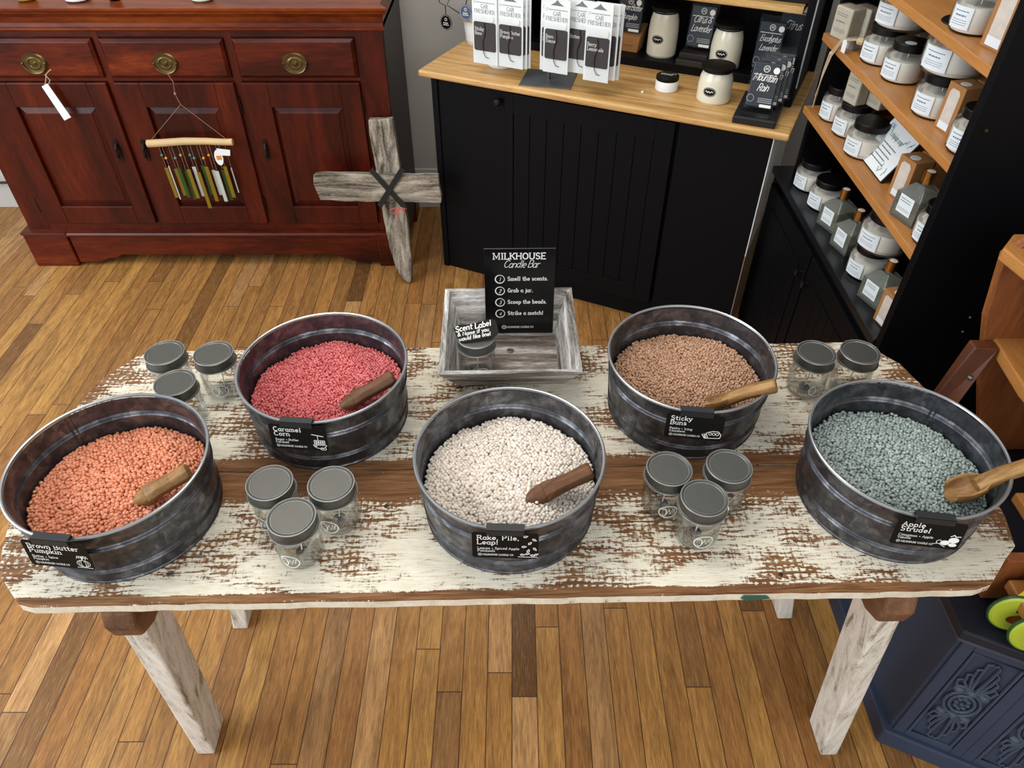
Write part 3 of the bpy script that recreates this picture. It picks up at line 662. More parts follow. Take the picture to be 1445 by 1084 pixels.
# ------------------------------------------------------------------ glass jars with metal lids
def make_jar(loc, rz, label, group='small glass candle jars with zinc lids'):
    t = thing('glass_jar', label, 'jar', loc, rz, group)
    prof = [(0, .001), (.024, .001), (.0305, .003), (.0338, .010), (.0345, .020), (.0345, .052), (.0330, .061), (.0305, .066), (.0305, .084), (.0290, .084), (.0290, .066), (.0318, .059), (.0330, .050), (.0330, .020), (.0310, .010), (.027, .006), (0, .006)]
    build('glass_body', MB().lathe(prof, 40), GLASS, t, smooth=True)
    lid = [(.0345, .070), (.0362, .0702), (.0368, .0720), (.0362, .0738), (.0348, .0742), (.0348, .0870), (.0352, .0890), (.0345, .0908), (.0328, .0914), (.0312, .0908), (.0308, .0896), (.0290, .0894), (.0288, .0899), (0, .0899)]
    ld = build('lid', MB().lathe(lid, 48), ZINC, t, smooth=True, label='dull zinc screw lid')
    for nm, rr, zz, tr_ in (('edge_ring', .0345, .0905, .0007), ('inner_ring', .0298, .0898, .0005), ('lower_ring', .0366, .0716, .0008)):  # brighter metal rings paint in the lid's edge highlights, along with wear
        build(nm, MB().tube([(rr * math.cos(a), rr * math.sin(a), zz) for a in np.linspace(0, 2 * PI, 49)[:-1]], tr_, 6, True), plain('worn_highlight_metal', '#a8a9a8', .35, .6), ld, smooth=True, label='worn ring with painted edge highlight')
    wk = build('wick', MB().tube([(0, 0, .008), (.002, .001, .03), (.004, .002, .055), (.007, .004, .066)], .0011, 6), plain('wick_thread', '#d8cfbb', .9), t)
    build('wick_base', MB().lathe([(0, .0065), (.010, .0065), (.010, .0075), (.003, .0085), (.0025, .012), (0, .012)], 20), STEEL, wk, smooth=True)
    mb = MB(); T = cylmap(.0349, -PI / 2, .028)
    mb.ribbon([(p[0], p[1]) for p in arc(0, 0, .0145, .0135, 90, 450, 28)], .0015, T)
    mb.ribbon([(-.011, .006), (-.006, .0075), (-.003, .004), (-.003, -.006), (-.006, -.0095), (-.009, -.007)], .0013, T)
    mb.ribbon([(-.003, -.005), (.001, .006), (.0035, -.005), (.0065, .007), (.0085, -.003), (.0105, .006)], .0013, T)
    build('printed_monogram', mb, WHITE, t, label='white looped monogram')
    return t
jar0 = None
JARS = [(-.629, 1.029, -4, 'glass jar farthest left behind the orange-bead tub, beside the table end'), (-.540, 1.027, 10, 'glass jar between the left rear jar trio and the tub of pink beads'),
        (-.583, .948, 30, 'glass jar closest to the orange-bead tub in the left rear trio'), (-.365, .724, -30, 'left jar of the trio between orange and white bead tubs'),
        (-.272, .722, -12, 'right jar of the trio between orange and white bead tubs'), (-.318, .660, -12, 'front jar of the trio between orange and white bead tubs'),
        (.241, .752, 3, 'left jar of the trio in front of the tan-bead tub'), (.334, .757, -18, 'right jar of the trio in front of the tan-bead tub'),
        (.284, .695, 5, 'front jar of the trio in front of the tan-bead tub'), (.551, 1.029, 12, 'left jar of the pair behind the grey-green bead tub'),
        (.631, 1.031, 8, 'right jar of the pair behind the grey-green bead tub'), (-.066, 1.062, 15, 'glass jar standing in the grey tray under a handwritten label')]
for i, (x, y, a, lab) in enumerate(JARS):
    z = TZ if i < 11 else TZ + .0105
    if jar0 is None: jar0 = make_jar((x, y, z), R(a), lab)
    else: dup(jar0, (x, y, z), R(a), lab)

# ------------------------------------------------------------------ grey-washed tray, sign, hand label
tr = thing('wooden_tray', 'grey-washed flared wooden tray holding the black sign', 'tray', (-.005, 1.11, TZ), R(1))
bx0, by0, tx, ty, hh, th = .100, .068, .128, .132, .083, .010
def side(pts_out_b, pts_out_t, inw):
    pass
def wallq(a, b, c, d, nrm, th_):
    n = Vector(nrm) * th_
    return MB().hexa([a, b, b + n, a + n], [d, c, c + n, d + n])
z0, z1 = .0, hh
yb, yt = -.068, -.130     # front wall bottom/top y ; back wall mirrored
yB, yT = .092, .132
V = Vector
RIM = [(-tx, yt), (tx, yt), (tx, yT), (-tx, yT)]; BOT = [(-bx0, yb), (bx0, yb), (bx0, yB), (-bx0, yB)]
def ins(q, d): return [(q[0][0] + d, q[0][1] + d), (q[1][0] - d, q[1][1] + d), (q[2][0] - d, q[2][1] - d), (q[3][0] + d, q[3][1] - d)]
RI, BI = ins(RIM, th), ins(BOT, th)
for nm, k, m_ in (('front_board', 0, GREYWASH), ('side_board', 1, GREYWASHY), ('back_board', 2, GREYWASH), ('side_board', 3, GREYWASHY)):
    j = (k + 1) % 4; f3 = lambda p, z: V((p[0], p[1], z))
    build(nm, MB().hexa([f3(BOT[k], 0), f3(BOT[j], 0), f3(BI[j], 0), f3(BI[k], 0)], [f3(RIM[k], z1), f3(RIM[j], z1), f3(RI[j], z1), f3(RI[k], z1)]), m_, tr)
build('bottom_board', B(-bx0 + .004, bx0 - .004, yb + .004, yB - .004, .001, .010), wood('brown_grey_tray_bottom', ['#382d26', '#63574e', '#8d837b', '#c4beb7'], 0, 24, .7, .4, 10, None, .38, .64), tr)
build('screw', MB().lathe([(0, .010), (.007, .010), (.007, .012), (.005, .0135), (0, .0125)], 12, (.002, .02, 0)), STEEL, tr, smooth=True)
sg = thing('instruction_sign', 'black acrylic sign with white candle bar instructions standing in the grey tray', 'sign', (.015, 1.188, TZ + .0105), R(1), rot=(R(-4), 0, R(1)))
build('panel', B(-.0680, .0680, -.0015, .0015, 0, .192), plain('black_acrylic', '#08080a', .2, var=0), sg, bevel=.0005)
Q = plane((0, -.0018, 0), (1, 0, 0), (0, 0, 1)); mb = MB()
text(mb, 'MILKHOUSE', lambda x, y: Q(x, y + .170), .0125, .16, True, anchor='c', wide=1.10, gap=.08)
text(mb, 'Candle Bar', lambda x, y: Q(x + .002, y + .152), .015, .065, False, .35, .03, -.08, 'c', .92)
for i, s_ in enumerate(('Smell the scents.', 'Grab a jar.', 'Scoop the beads.', 'Strike a match!')):
    yy = .1235 - i * .0262
    text(mb, s_, lambda x, y: Q(x - .0235, y + yy), .0080, .15, True, wide=1.0, gap=.07)
    ring(mb, -.0385, yy + .003, .0092, .0010, Q); ring(mb, -.0382, yy + .0032, .0085, .0008, Q)
    text(mb, str(i + 1), lambda x, y: Q(x - .0405, y + yy - .001), .0075, .10, False, .3)
text(mb, 'MILKHOUSE CANDLE CO', lambda x, y: Q(x - .026, y + .0135), .0040, .13, True, wide=.95); roundel(mb, -.031, .0155, .0042, Q)
build('lettering', mb, WHITE, sg)
hl = thing('hand_lettered_label', 'ragged black label with white handwriting on the jar in the tray', 'label', (-.066, 1.064, TZ + .0105 + .0995), R(6), rot=(R(20), R(-3), R(6)))
out = [(-.040, .013), (-.028, .019), (-.010, .017), (.012, .021), (.030, .024), (.038, .021), (.040, .010), (.041, -.006), (.036, -.013), (.020, -.014), (.004, -.017), (-.014, -.019), (-.028, -.020), (-.034, -.012), (-.038, .002)]
build('card', MB().prism(out, lambda x, y: V((x, y, 0)), lambda x, y: V((x, y, .0012))), BLACKCARD, hl)
mb = MB(); Q2 = lambda sl, ox, oy: (lambda x, y: V((x + ox, y + oy + x * sl, .0016)))
text(mb, 'Scent Label', Q2(.10, -.037, .0035), .0115, .14, False, .05, .04, .02, wide=.93)
text(mb, '& Name if you', Q2(.10, -.034, -.0068), .0078, .145, False, .05, .05, .03, wide=.98)
text(mb, 'would like one!', Q2(.10, -.032, -.0165), .0078, .145, False, .05, .05, .02, wide=.95)
build('lettering', mb, WHITE, hl)

# ------------------------------------------------------------------ mahogany sideboard
HX0, HX1, HY, HB = -1.935, -.435, 2.62, 3.07
sb = thing('sideboard', 'dark red mahogany sideboard with three drawers and three panelled doors', 'sideboard', (0, 0, 0))
mb = B(HX0 + .012, HX1 - .0, HY + .004, HB, .06, .93)
build('carcass', mb, [MAHOGV], sb, bevel=.003)
mb = B(HX1 - .001, HX1 + .004, HY + .02, HB, .06, .93)
build('side_panel', mb, plain('grey_brown_side', '#3b3431', .5, var=.1), sb, label='dull grey-brown side panel')
for x0, x1 in ((HX0, -1.85), (-1.408, -1.386), (-.967, -.941), (-.528, HX1)): build('stile', B(x0, x1, HY - .003, HY + .01, .15, .914), MAHOGV, sb)
for za, zb in ((.746, .757), (.892, .915), (.15, .19)): build('rail', B(HX0 + .001, HX1 - .001, HY - .002, HY + .01, za, zb), MAHOG, sb)
# cornice
prof = [(0, .912), (-.012, .912), (-.014, .918), (-.008, .924), (-.006, .935), (-.010, .955), (-.020, .966), (-.034, .970), (-.036, .978), (-.046, .982), (-.048, .992), (0, .992)]
mb = MB().prism(prof, lambda y, z: V((HX0 - .004 + y * .6, HY + y, z)), lambda y, z: V((HX1 + .004 - y * .6, HY + y, z)))
mb.box(HX0, HX1 + .004, HY - .002, HB, .912, .992)
build('top', mb, wood('light_mahogany_top', ['#3a1004', '#5e2009', '#83390f', '#9c5019'], 0, 5, .34, .04, 6, .32), sb, bevel=.0015)
# plinth with scalloped lower edge, and block feet
yp = HY - .022
sc = [(-1.78, .148), (-.545, .148), (-.545, .015), (-.62, .015), (-.655, .022), (-.675, .035), (-.70, .038), (-.725, .052), (-1.56, .052), (-1.60, .050), (-1.62, .036), (-1.65, .034), (-1.70, .015), (-1.78, .015)]
build('plinth', MB().prism(sc, lambda x, z: V((x, yp + .02, z)), lambda x, z: V((x, yp, z))), MAHOG, sb, bevel=.003)
build('plinth_moulding', MB().prism([(0, .138), (-.008, .140), (-.010, .148), (-.004, .155), (.02, .158), (.02, .138)], lambda y, z: V((-1.80, yp + y, z)), lambda y, z: V((-.53, yp + y, z))), MAHOG, sb, bevel=.001)
for x0, x1 in ((-1.96, -1.785), (-.545, -.425)):
    mb = B(x0, x1, yp - .006, HY + .10, 0, .148); mb.box(x0 - .004, x1 + .004, yp - .012, HY + .10, .146, .158); build('foot', mb, MAHOG, sb, bevel=.005)
build('foot', B(-.545, -.425, HB - .12, HB, 0, .148), MAHOG, sb, bevel=.005)
def slab(x0, x1, z0, z1, y, t=.018, b=.006): return B(x0, x1, y - t, y, z0, z1)
DR = [(-1.846, -1.411), (-1.384, -.970), (-.938, -.531)]
def pull(parent, x, z, y):
    mb = MB(); M = Matrix.Translation((x, y, z)) @ Matrix.Rotation(PI / 2, 4, 'X')
    mb.lathe([(0, .009), (.006, .008), (.009, .004), (.014, .0035), (.016, .006), (.020, .0065), (.024, .004), (.032, .004), (.036, .005), (.038, .003), (.040, 0)], 32, M=M @ Matrix.Diagonal((1.1, .86, 1, 1)))
    pl = build('pull_plate', mb, BRASS, parent, smooth=True)
    pts = [(x + .034 * math.cos(R(q)), y - .008 - .003 * math.sin(R(-q)), z - .004 + .034 * math.sin(R(q))) for q in range(180, 361, 15)]
    pts = [(x + .038 * math.cos(R(q)), y - .008, z + .033 * math.sin(R(q))) for q in range(178, 363, 15)]
    mb = MB().tube(pts, .0022, 6)
    for sx in (-1, 1): mb.ball((x + sx * .038, y - .006, z), .0045)
    build('pull_ring', mb, BRASS, parent, smooth=True)
for (x0, x1), xp in zip(DR, (-1.626, -1.180, -.738)):
    mb = slab(x0, x1, .760, .888, HY, .012); i = .010; y = HY - .012
    vs = [V((x0, y, .760)), V((x1, y, .760)), V((x1, y, .888)), V((x0, y, .888)), V((x0 + i, y - .008, .760 + i)), V((x1 - i, y - .008, .760 + i)), V((x1 - i, y - .008, .888 - i)), V((x0 + i, y - .008, .888 - i))]
    mb.add(vs, [(0, 1, 5, 4), (1, 2, 6, 5), (2, 3, 7, 6), (3, 0, 4, 7), (4, 5, 6, 7)])
    d = build('drawer', mb, MAHOG, sb, bevel=.0012); pull(d, xp, .812, HY - .020)
def door(x0, x1, hx, hinge):
    z0, z1 = .193, .743; y = HY; st = .088 if x1 - x0 > .4 else .08
    a, b, c, d_ = x0 + st, x1 - st * .78, z0 + .075, z1 - .085
    mb = B(x0, a, y - .018, y, z0, z1); mb.box(b, x1, y - .018, y, z0, z1); mb.box(a, b, y - .018, y, z0, c); mb.box(a, b, y - .018, y, d_, z1)
    dr = build('door', mb, MAHOGV, sb, bevel=.0025)
    mb = B(a, b, y - .004, y, c, d_); i = .020; f = .012
    q = [(a + .004, c + .004), (b - .004, c + .004), (b - .004, d_ - .004), (a + .004, d_ - .004)]; r_ = [(a + i, c + i), (b - i, c + i), (b - i, d_ - i), (a + i, d_ - i)]
    vs = [V((p[0], y - .006, p[1])) for p in q] + [V((p[0], y - .011, p[1])) for p in r_] + [V((p[0] + (.003 if k in (0, 3) else -.003), y - .0135, p[1] + (.003 if k < 2 else -.003))) for k, p in enumerate(r_)]
    fs = [(k, (k + 1) % 4, 4 + (k + 1) % 4, 4 + k) for k in range(4)] + [(4 + k, 4 + (k + 1) % 4, 8 + (k + 1) % 4, 8 + k) for k in range(4)] + [(8, 9, 10, 11)]
    mb.add(vs, fs); build('raised_panel', mb, MAHOGV, dr, bevel=.001)
    mb = MB(); z = .50
    mb.prism([(-.009, .030), (-.006, .040), (.006, .040), (.009, .030), (.007, .0), (.009, -.03), (.004, -.042), (-.004, -.042), (-.009, -.03), (-.007, 0)], lambda x, zz: V((hx + x, y - .018, z + zz)), lambda x, zz: V((hx + x, y - .021, z + zz)))
    mb.tube([(hx, y - .022, z + .026), (hx, y - .034, z + .010), (hx, y - .036, z - .010), (hx, y - .030, z - .026)], [.004, .005, .006, .004], 8); mb.ball((hx, y - .028, z + .012), .007)
    build('handle', mb, DARKBR, dr, smooth=True)
    for zz in (.66, .27): build('hinge', MB().tube([(hinge, y - .010, zz - .03), (hinge, y - .010, zz + .03)], .004, 8), DARKBR, dr, smooth=True)
door(-1.846, -1.411, -1.452, -1.852)
door(-1.384, -.968, -1.352, -.965)
door(-.940, -.530, -.905, -.527)

# price tag hanging from the left pull
t = thing('price_tag', 'blank white price tag tied to the left drawer pull', 'tag', (-1.597, HY - .035, .779))
build('string', MB().tube([(0, 0, 0), (.012, -.004, -.018), (-.004, -.004, -.038), (-.018, -.004, -.042), (-.004, -.002, -.020), (.004, 0, 0), (.02, -.004, .012), (.03, -.004, .018)], .0016, 6), TWINE, t, smooth=True)
M = Matrix.Translation((-.006, -.006, -.030)) @ Matrix.Rotation(R(-12), 4, 'Y') @ Matrix.Rotation(R(0), 4, 'X')
mb = MB().prism([(-.020, -.004), (.004, .006), (.038, -.112), (.010, -.124)], lambda x, z: V((x - .004, -.006, z - .034)), lambda x, z: V((x - .004, -.0075, z - .034)))
build('tag', mb, plain('tag_card', '#eef1f2', .7, var=.01), t)

# wind chime hanging from the middle pull
wc = thing('wind_chime', 'driftwood and coloured glass wind chime hanging from the middle drawer', 'wind chime', (-1.165, HY - .05, .545))
mb = MB().tube([(-.155, 0, -.006), (-.10, 0, -.003), (-.02, 0, .003), (.06, 0, .003), (.12, 0, 0), (.155, 0, 0)], [.0135, .0135, .013, .012, .0118, .012], 12)
build('wooden_bar', mb, plain('peeled_pale_wood', '#cdb182', .7, var=.15, scale=20), wc, smooth=True)
mb = MB().tube([(-.012, .015, .238), (.002, .008, .21), (-.004, .006, .17), (.006, .004, .135)], .0012, 5); mb.tube([(.006, .004, .135), (-.135, 0, .010)], .0009, 5); mb.tube([(.006, .004, .135), (.135, 0, .010)], .0009, 5)
mb.ball((-.003, .006, .172), .005)
build('hanging_cord', mb, plain('copper_cord', '#9a6e5c', .5, var=.1), wc)
G1 = plain('amber_glass', '#7d6416', .15, var=.1); G2 = plain('green_glass', '#1f4a1c', .15, var=.1); G3 = plain('frosted_glass', '#b6bdb8', .3, var=.05)
TEAL = plain('teal_bead', '#4f8578', .3); AMB = plain('amber_bead', '#d09a3c', .3)
cols = [G1, G3, G1, G2, G2, G1, G3, G1, G2, G1, G3, G3, G2, G1, G3]
for i, m_ in enumerate(cols):
    x = -.118 + i * .0172; ln = random.uniform(.10, .155); top = -.085 - random.uniform(0, .028); w_ = .013 if m_ is not G3 or i in (6, 10, 11) else .004
    y = -.008 if i % 2 else .004; lean = .012
    strip = MB().prism([(x - w_ / 2, top), (x + w_ / 2, top), (x + w_ / 2 + lean * .3, top - ln), (x - w_ / 2 + lean * .3, top - ln)], lambda a_, z: V((a_, y, z)), lambda a_, z: V((a_, y - .003, z)))
    build('glass_strip', strip, m_, wc)
    if i % 1 == 0:
        b = MB().tube([(x - .002, y, -.008), (x, y, top + .003)], .0005, 4); build('thread', b, TWINE, wc)
    if i % 3 != 2:
        build('bead', MB().ball((x - .001, y, -.052 - (i % 2) * .006), .0052, 10), (TEAL, AMB, WHITE)[i % 3] if i % 2 == 0 else (AMB, TEAL)[i % 4 > 1], wc, smooth=True)
mb = MB().prism([(.094 + .015 * math.cos(R(q)), -.054 + .030 * math.sin(R(q))) for q in range(0, 360, 20)], lambda x, z: V((x, -.012, z)), lambda x, z: V((x, -.013, z)))
mb.prism([(.095, -.018), (.143, -.024), (.138, -.046), (.100, -.044)], lambda x, z: V((x, -.0135, z)), lambda x, z: V((x, -.0145, z)))
tg = build('paper_tag', mb, CARD, wc)
build('sticker', MB().prism([(.086, -.046), (.104, -.046), (.104, -.062), (.086, -.062)], lambda x, z: V((x, -.0136, z)), lambda x, z: V((x, -.0140, z))), plain('orange_sticker', '#d9873e', .6), tg)

# weathered wooden cross leaning on the sideboard
cr = thing('wooden_cross', 'weathered grey wooden cross lashed with a strap, leaning on the sideboard', 'cross', (-.425, 2.44, 0), 0)
a0 = V((0, .02, .004)); a1 = V((-.045, .135, .640)); Z = (a1 - a0).normalized(); Y = V((1, 0, 0)).cross(Z) * -1; Y = Z.cross(V((1, 0, 0))).normalized(); X = Y.cross(Z).normalized()
def PC(x, y, z): return a0 + X * x + Y * y + Z * z
ol = [(.012, 0), (.024, .006), (.03, .03), (.038, .10), (.043, .25), (.044, .40), (.046, .55), (.043, .634), (-.040, .637), (-.046, .59), (-.043, .45), (-.046, .30), (-.040, .16), (-.030, .07), (-.006, .02)]
mb = MB().prism(wob(ol, .0012, .02), lambda x, z: PC(x, .036, z), lambda x, z: PC(x, 0, z)); build('upright', mb, DRIFT, cr, bevel=.003)
ol = [(-.262, .372), (-.13, .356), (.02, .346), (.186, .328), (.189, .352), (.186, .432), (.05, .441), (-.09, .455), (-.20, .466), (-.268, .466), (-.274, .43)]
mb = MB().prism(wob(ol, .0015, .02), lambda x, z: PC(x, -.001, z), lambda x, z: PC(x, -.034, z)); build('crossbar', mb, DRIFTH, cr, bevel=.003)
mb = MB()
for (p, q) in (((-.050, .466), (.044, .330)), ((.058, .462), (-.040, .340))):
    n_ = 8; pts = [(p[0] + (q[0] - p[0]) * i / n_, p[1] + (q[1] - p[1]) * i / n_) for i in range(n_ + 1)]
    off = -.038 if p[0] < 0 else -.0405
    def TT(x, z, o_=off): return PC(x, o_, z)
    mb.ribbon(pts, .020, TT); mb.add([PC(x, off + .0015, z) for x, z in pts], [])
    mb.tube([PC(p[0], off, p[1]), PC(p[0] * 1.05, -.005, p[1] + .004)], .004, 6); mb.tube([PC(q[0], off, q[1]), PC(q[0] * 1.05, -.005, q[1] - .004)], .004, 6)
build('strap', mb, plain('dark_strap', '#0f1416', .35, var=.2), cr)
mb = MB()
for e in ((-.00, .300), (.048, .300), (.02, .283), (.054, .316), (-.006, .318)): mb.tube([PC(.030, -.040, .326), PC((e[0] + .03) / 2, -.044, (e[1] + .326) / 2 + .003), PC(*((e[0], -.037, e[1])))], .0016, 5)
build('red_string', mb, plain('coral_string', '#d8524f', .8), cr)

# small things along the sideboard top, only their feet show
JT = [(-1.60, 'amber_jar', 'jar', plain('amber_jar_glass', '#9a7a3a', .3), .030, 'yellowish jar at the sideboard edge above the left drawer'),
      (-1.43, 'white_dish', 'dish', WHITEP, .040, 'white dish on the sideboard above the gap of the left drawers'),
      (-1.31, 'dark_pot', 'pot', BLACKGLOSS, .020, 'small dark pot on the sideboard above the middle drawer'),
      (-1.02, 'glass_dish', 'dish', plain('pale_green_rim', '#c9d6c0', .3), .036, 'pale dish on the sideboard above the right end of the middle drawer')]
for (x, nm, cat, m_, r_, lab) in JT:
    tag(build(nm, MB().lathe([(0, 0), (r_ * .7, 0), (r_, .006), (r_, .05), (r_ * .8, .07), (r_ * .7, .07), (r_ * .9, .05), (0, .012)], 24, (x, 2.66, .992)), m_, smooth=True), lab, cat)

# ------------------------------------------------------------------ black counter hutch (turned 25 degrees)
HC = thing('counter_hutch', 'black hutch with an oak countertop and grooved door', 'hutch', (-.32, 2.57, 0), R(-25))
def hb(name, x0, x1, y0, y1, z0, z1, m, bev=.002, parent=HC, label=None): return build(name, B(x0, x1, y0, y1, z0, z1), m, parent, bevel=bev, label=label)
hb('countertop', 0, 1.232, 0, .56, .778, .800, OAK, .006, label='honey oak countertop')
GR = plain('seam_line', '#8a6033', .6)
hb('carcass', .022, 1.187, .052, .55, .0, .778, BLACKPAINT)
hb('side_panel', 1.187, 1.190, .036, .55, .36, .778, plain('white_melamine', '#fafafa', .5, var=.0), 0, label='white unpainted side face')
hb('side_panel', 1.187, 1.1895, .036, .55, 0, .36, plain('scuffed_tan_side', '#b39a80', .6, var=.2), 0, label='scuffed tan lower side face')
hb('side_stile', .022, .045, .046, .052, .0, .778, BLACKPAINT, .001)
hb('front_panel', .255, .31, .044, .052, .02, .776, BLACKPAINT, .001)
hb('front_panel', .905, 1.187, .034, .052, 0, .778, BLACKPAINT, .001)
dr = build('door', B(.315, .895, .030, .050, .085, .765), BLACKPAINT, HC, bevel=.002)
mb = B(.315, .345, .024, .030, .085, .765); mb.box(.835, .895, .024, .030, .085, .765); mb.box(.345, .835, .024, .030, .700, .765); mb.box(.345, .835, .024, .030, .085, .150)
build('door_frame', mb, BLACKPAINT, dr, bevel=.001)
for k in range(8):
    x = .347 + k * .061; build('groove_board', B(x, x + .0585, .0265, .030, .151, .699), BLACKPAINT, dr, bevel=.0008)
kn = MB().lathe([(.006, 0), (.006, .008), (.012, .012), (.014, .018), (.010, .024), (0, .026)], 20, M=Matrix.Translation((.285, .044, .728)) @ Matrix.Rotation(PI / 2, 4, 'X'))
build('knob', kn, BLACKGLOSS, HC, smooth=True)
hb('riser', .20, 1.20, .34, .56, .800, .828, BLACKPAINT, .002)
hb('back_panel', .20, 1.22, .545, .56, .800, 1.62, BLACKPAINT)
hb('side_board', .20, .222, .30, .56, .828, 1.62, BLACKPAINT)
hb('side_board', 1.178, 1.200, .20, .56, .800, 1.62, BLACKPAINT)
hb('edge_strip', 1.1995, 1.204, .197, .203, .86, 1.62, plain('grey_plastic_edge', '#8d9399', .3), .001, label='thin grey edge strip')
hb('shelf', .222, 1.160, .30, .545, 1.035, 1.055, OAK, .002, label='oak shelf')
CW = HC.matrix_world if False else Matrix.Translation((-.32, 2.57, 0)) @ Matrix.Rotation(R(-25), 4, 'Z')
def cw(u, v, z): return tuple(CW @ V((u, v, z)))
CR = R(-25)

# tall cream candle jars with black lids
def cream_jar(u, v, z, r, h, lab, ratio=1.0, rz=CR):
    t = thing('cream_candle_jar', lab, 'candle jar', cw(u, v, z), rz, 'cream candle jars with black lids')
    pr = [(0, 0), (r * .93, 0), (r, .006), (r, h * .55), (r * .94, h * .78), (r * .84, h * .92), (r * .80, h * .97), (r * .80, h), (r * .76, h), (0, h * .98)]
    build('jar_body', MB().lathe(pr, 40), CREAMJ, t, smooth=True)
    build('lid', MB().lathe([(r * .82, h * .955), (r * .86, h * .96), (r * .86, h * .975), (r * .80, h * .98), (r * .80, h * 1.0), (r * .98, h + .002), (r * 1.0, h + .006), (r * .98, h + .012), (r * .6, h + .014), (0, h + .014)], 40), BLACKCARD, t, smooth=True)
    mb = MB(); T = cylmap(r + .0004, -PI / 2 - .1, h * .42)
    mb.poly([(p[0], p[1]) for p in arc(0, 0, .021, .0125, 0, 345, 22)], T)
    # follow the curve: thin fan so that the oval lies on the glass
    mb = MB()
    for i in range(12):
        x0 = -.021 + i * .0035; x1 = x0 + .0035
        h0 = .0135 * math.sqrt(max(0, 1 - (x0 / .021) ** 2)); h1 = .0135 * math.sqrt(max(0, 1 - (x1 / .021) ** 2))
        mb.add([T(x0, -h0), T(x1, -h1), T(x1, h1), T(x0, h0)], [(0, 1, 2, 3)])
    lb = build('oval_label', mb, BLACKCARD, t, label='black oval label')
    mb = MB(); T2 = cylmap(r + .0008, -PI / 2 - .1, h * .42)
    mb.ribbon(arc(0, 0, .0185, .011, 90, 450, 24), .0006, T2); mb.ribbon([(-.012, 0), (-.008, .003), (-.005, -.002), (-.001, .003), (.003, -.002), (.007, .003), (.012, 0)], .0016, T2)
    build('label_print', mb, WHITE, lb)
    return t
cream_jar(.722, .415, .828, .050, .142, 'tall cream candle jar just left of the black pack on the stepped block')
cream_jar(.944, .385, .828, .050, .125, 'tall cream candle jar just right of the black pack on the stepped block')
cream_jar(.420, .41, .828, .055, .17, 'tall cream candle jar behind the white freshener cards', 1)
cream_jar(.968, .165, .800, .052, .094, 'squat cream candle jar at the front of the oak countertop')
t = thing('white_tin', 'small white tin with a black lid on the oak countertop', 'tin', cw(.812, .185, .8), CR)
build('tin_body', MB().lathe([(0, 0), (.033, 0), (.036, .003), (.036, .030), (.034, .034), (0, .034)], 36), WHITEP, t, smooth=True)
l_ = build('lid', MB().lathe([(.035, .032), (.036, .034), (.036, .044), (.034, .046), (0, .046)], 36), BLACKCARD, t, smooth=True)
mb = MB(); QQ = lambda x, y: V((x, y, .0465))
lines(mb, QQ, -.022, .016, .006, .0022, 2, .008); ring(mb, .018, .012, .006, .0009, QQ); build('lid_print', mb, WHITE, l_)

def melt_pack(u, v, z, lab, words, tilt=12, w=.088, h=.145, rz=CR, d=.022, group='black wax melt packs', kraft=False):
    t = thing('wax_melt_pack', lab, 'wax melt pack', cw(u, v, z), rz, group, rot=(R(-tilt), 0, rz))
    build('wax_block', B(-w/2 + .004, w/2 - .004, -d/2 + .003, d/2 - .002, .004, h - .012), DKBLUE, t, bevel=.003)
    mb = B(-w/2, w/2, -d/2, d/2 - .002, .0, h - .008); mb.box(-w/2 - .002, w/2 + .002, d/2 - .003, d/2 - .001, -.0, h + .006)
    build('clear_shell', mb, FILM, t, bevel=.003)
    Q = plane((0, -d/2 - .0008, 0), (1, 0, 0), (0, 0, 1)); mb = MB()
    for i, s_ in enumerate(words):
        sz = .026 if max(map(len, words)) < 8 else .0205 if max(map(len, words)) < 10 else .0175
        text(mb, s_, lambda x, y: Q(x, y + h * .56 - i * .027), sz, .085, False, .34, .06, -.06, 'c', .74)
    roundel(mb, 0, h - .028, .0085, Q); mb.poly([(.028 + .009 * math.cos(R(q)), h - .030 + .009 * math.sin(R(q))) for q in range(0, 360, 24)], Q)
    lines(mb, Q, -w * .38, w * .4, h - .044, .0018, 1); lines(mb, Q, -.006, w * .42, .030, .0010, 3, .005)
    mb.poly([(.002, .006), (w * .42, .006), (w * .42, .014), (.002, .014)], Q); ring(mb, -.028, .028, .010, .0006, Q)
    build('print', mb, WHITE, t)
    return t
MR = R(-25 + 2)
mrk = [None] * 4
labs = ['frontmost wax melt pack in the black slotted stand', 'second pack from the front in the black slotted stand', 'third pack from the front in the black slotted stand', 'rearmost of the four packs in the black slotted stand']
m0 = melt_pack(1.118, .085, .826, labs[0], ['Mountain', 'Rain'], 14, .084, .138, R(-23), group='packs in the slotted stand')
for i in range(1, 4): dup(m0, cw(1.118 + .010 * i, .085 + .034 * i, .826), R(-23), labs[i])
st = thing('slotted_stand', 'black slotted stand holding four wax melt packs on the counter corner', 'stand', cw(1.118, .14, .8), R(-23))
build('base', B(-.062, .062, -.125, .090, 0, .022), plain('matt_black_wood', '#101012', .5, var=.1), st, bevel=.004)
mb = MB()
for k in range(5): mb.box(-.045, .045, -.108 + k * .034 - .003, -.108 + k * .034 + .003, .0222, .0232)
build('slot', mb, BLACKGLOSS, st)
melt_pack(.848, .40, .868, 'black wax melt pack standing on a stepped black block under the shelf', ['Citrus &', 'Lavender'], 12, .088, .140, CR)
st = thing('stepped_block', 'black stepped block holding a single pack between two tall cream jars', 'stand', cw(.845, .385, .828), CR)
mb = B(-.05, .05, -.05, .06, 0, .018); mb.box(-.046, .046, -.03, .06, .018, .034); build('block', mb, plain('brown_black_block', '#231d1a', .5), st, bevel=.002)
melt_pack(1.072, .40, .832, 'wax melt pack standing right behind the slotted stand', ['Eucalyptus', 'Lavender'], 8, .088, .155, CR)
melt_pack(1.125, .46, .832, 'dark pack leaning on the hutch back at the right corner', ['Citrus'], 4, .088, .205, CR)
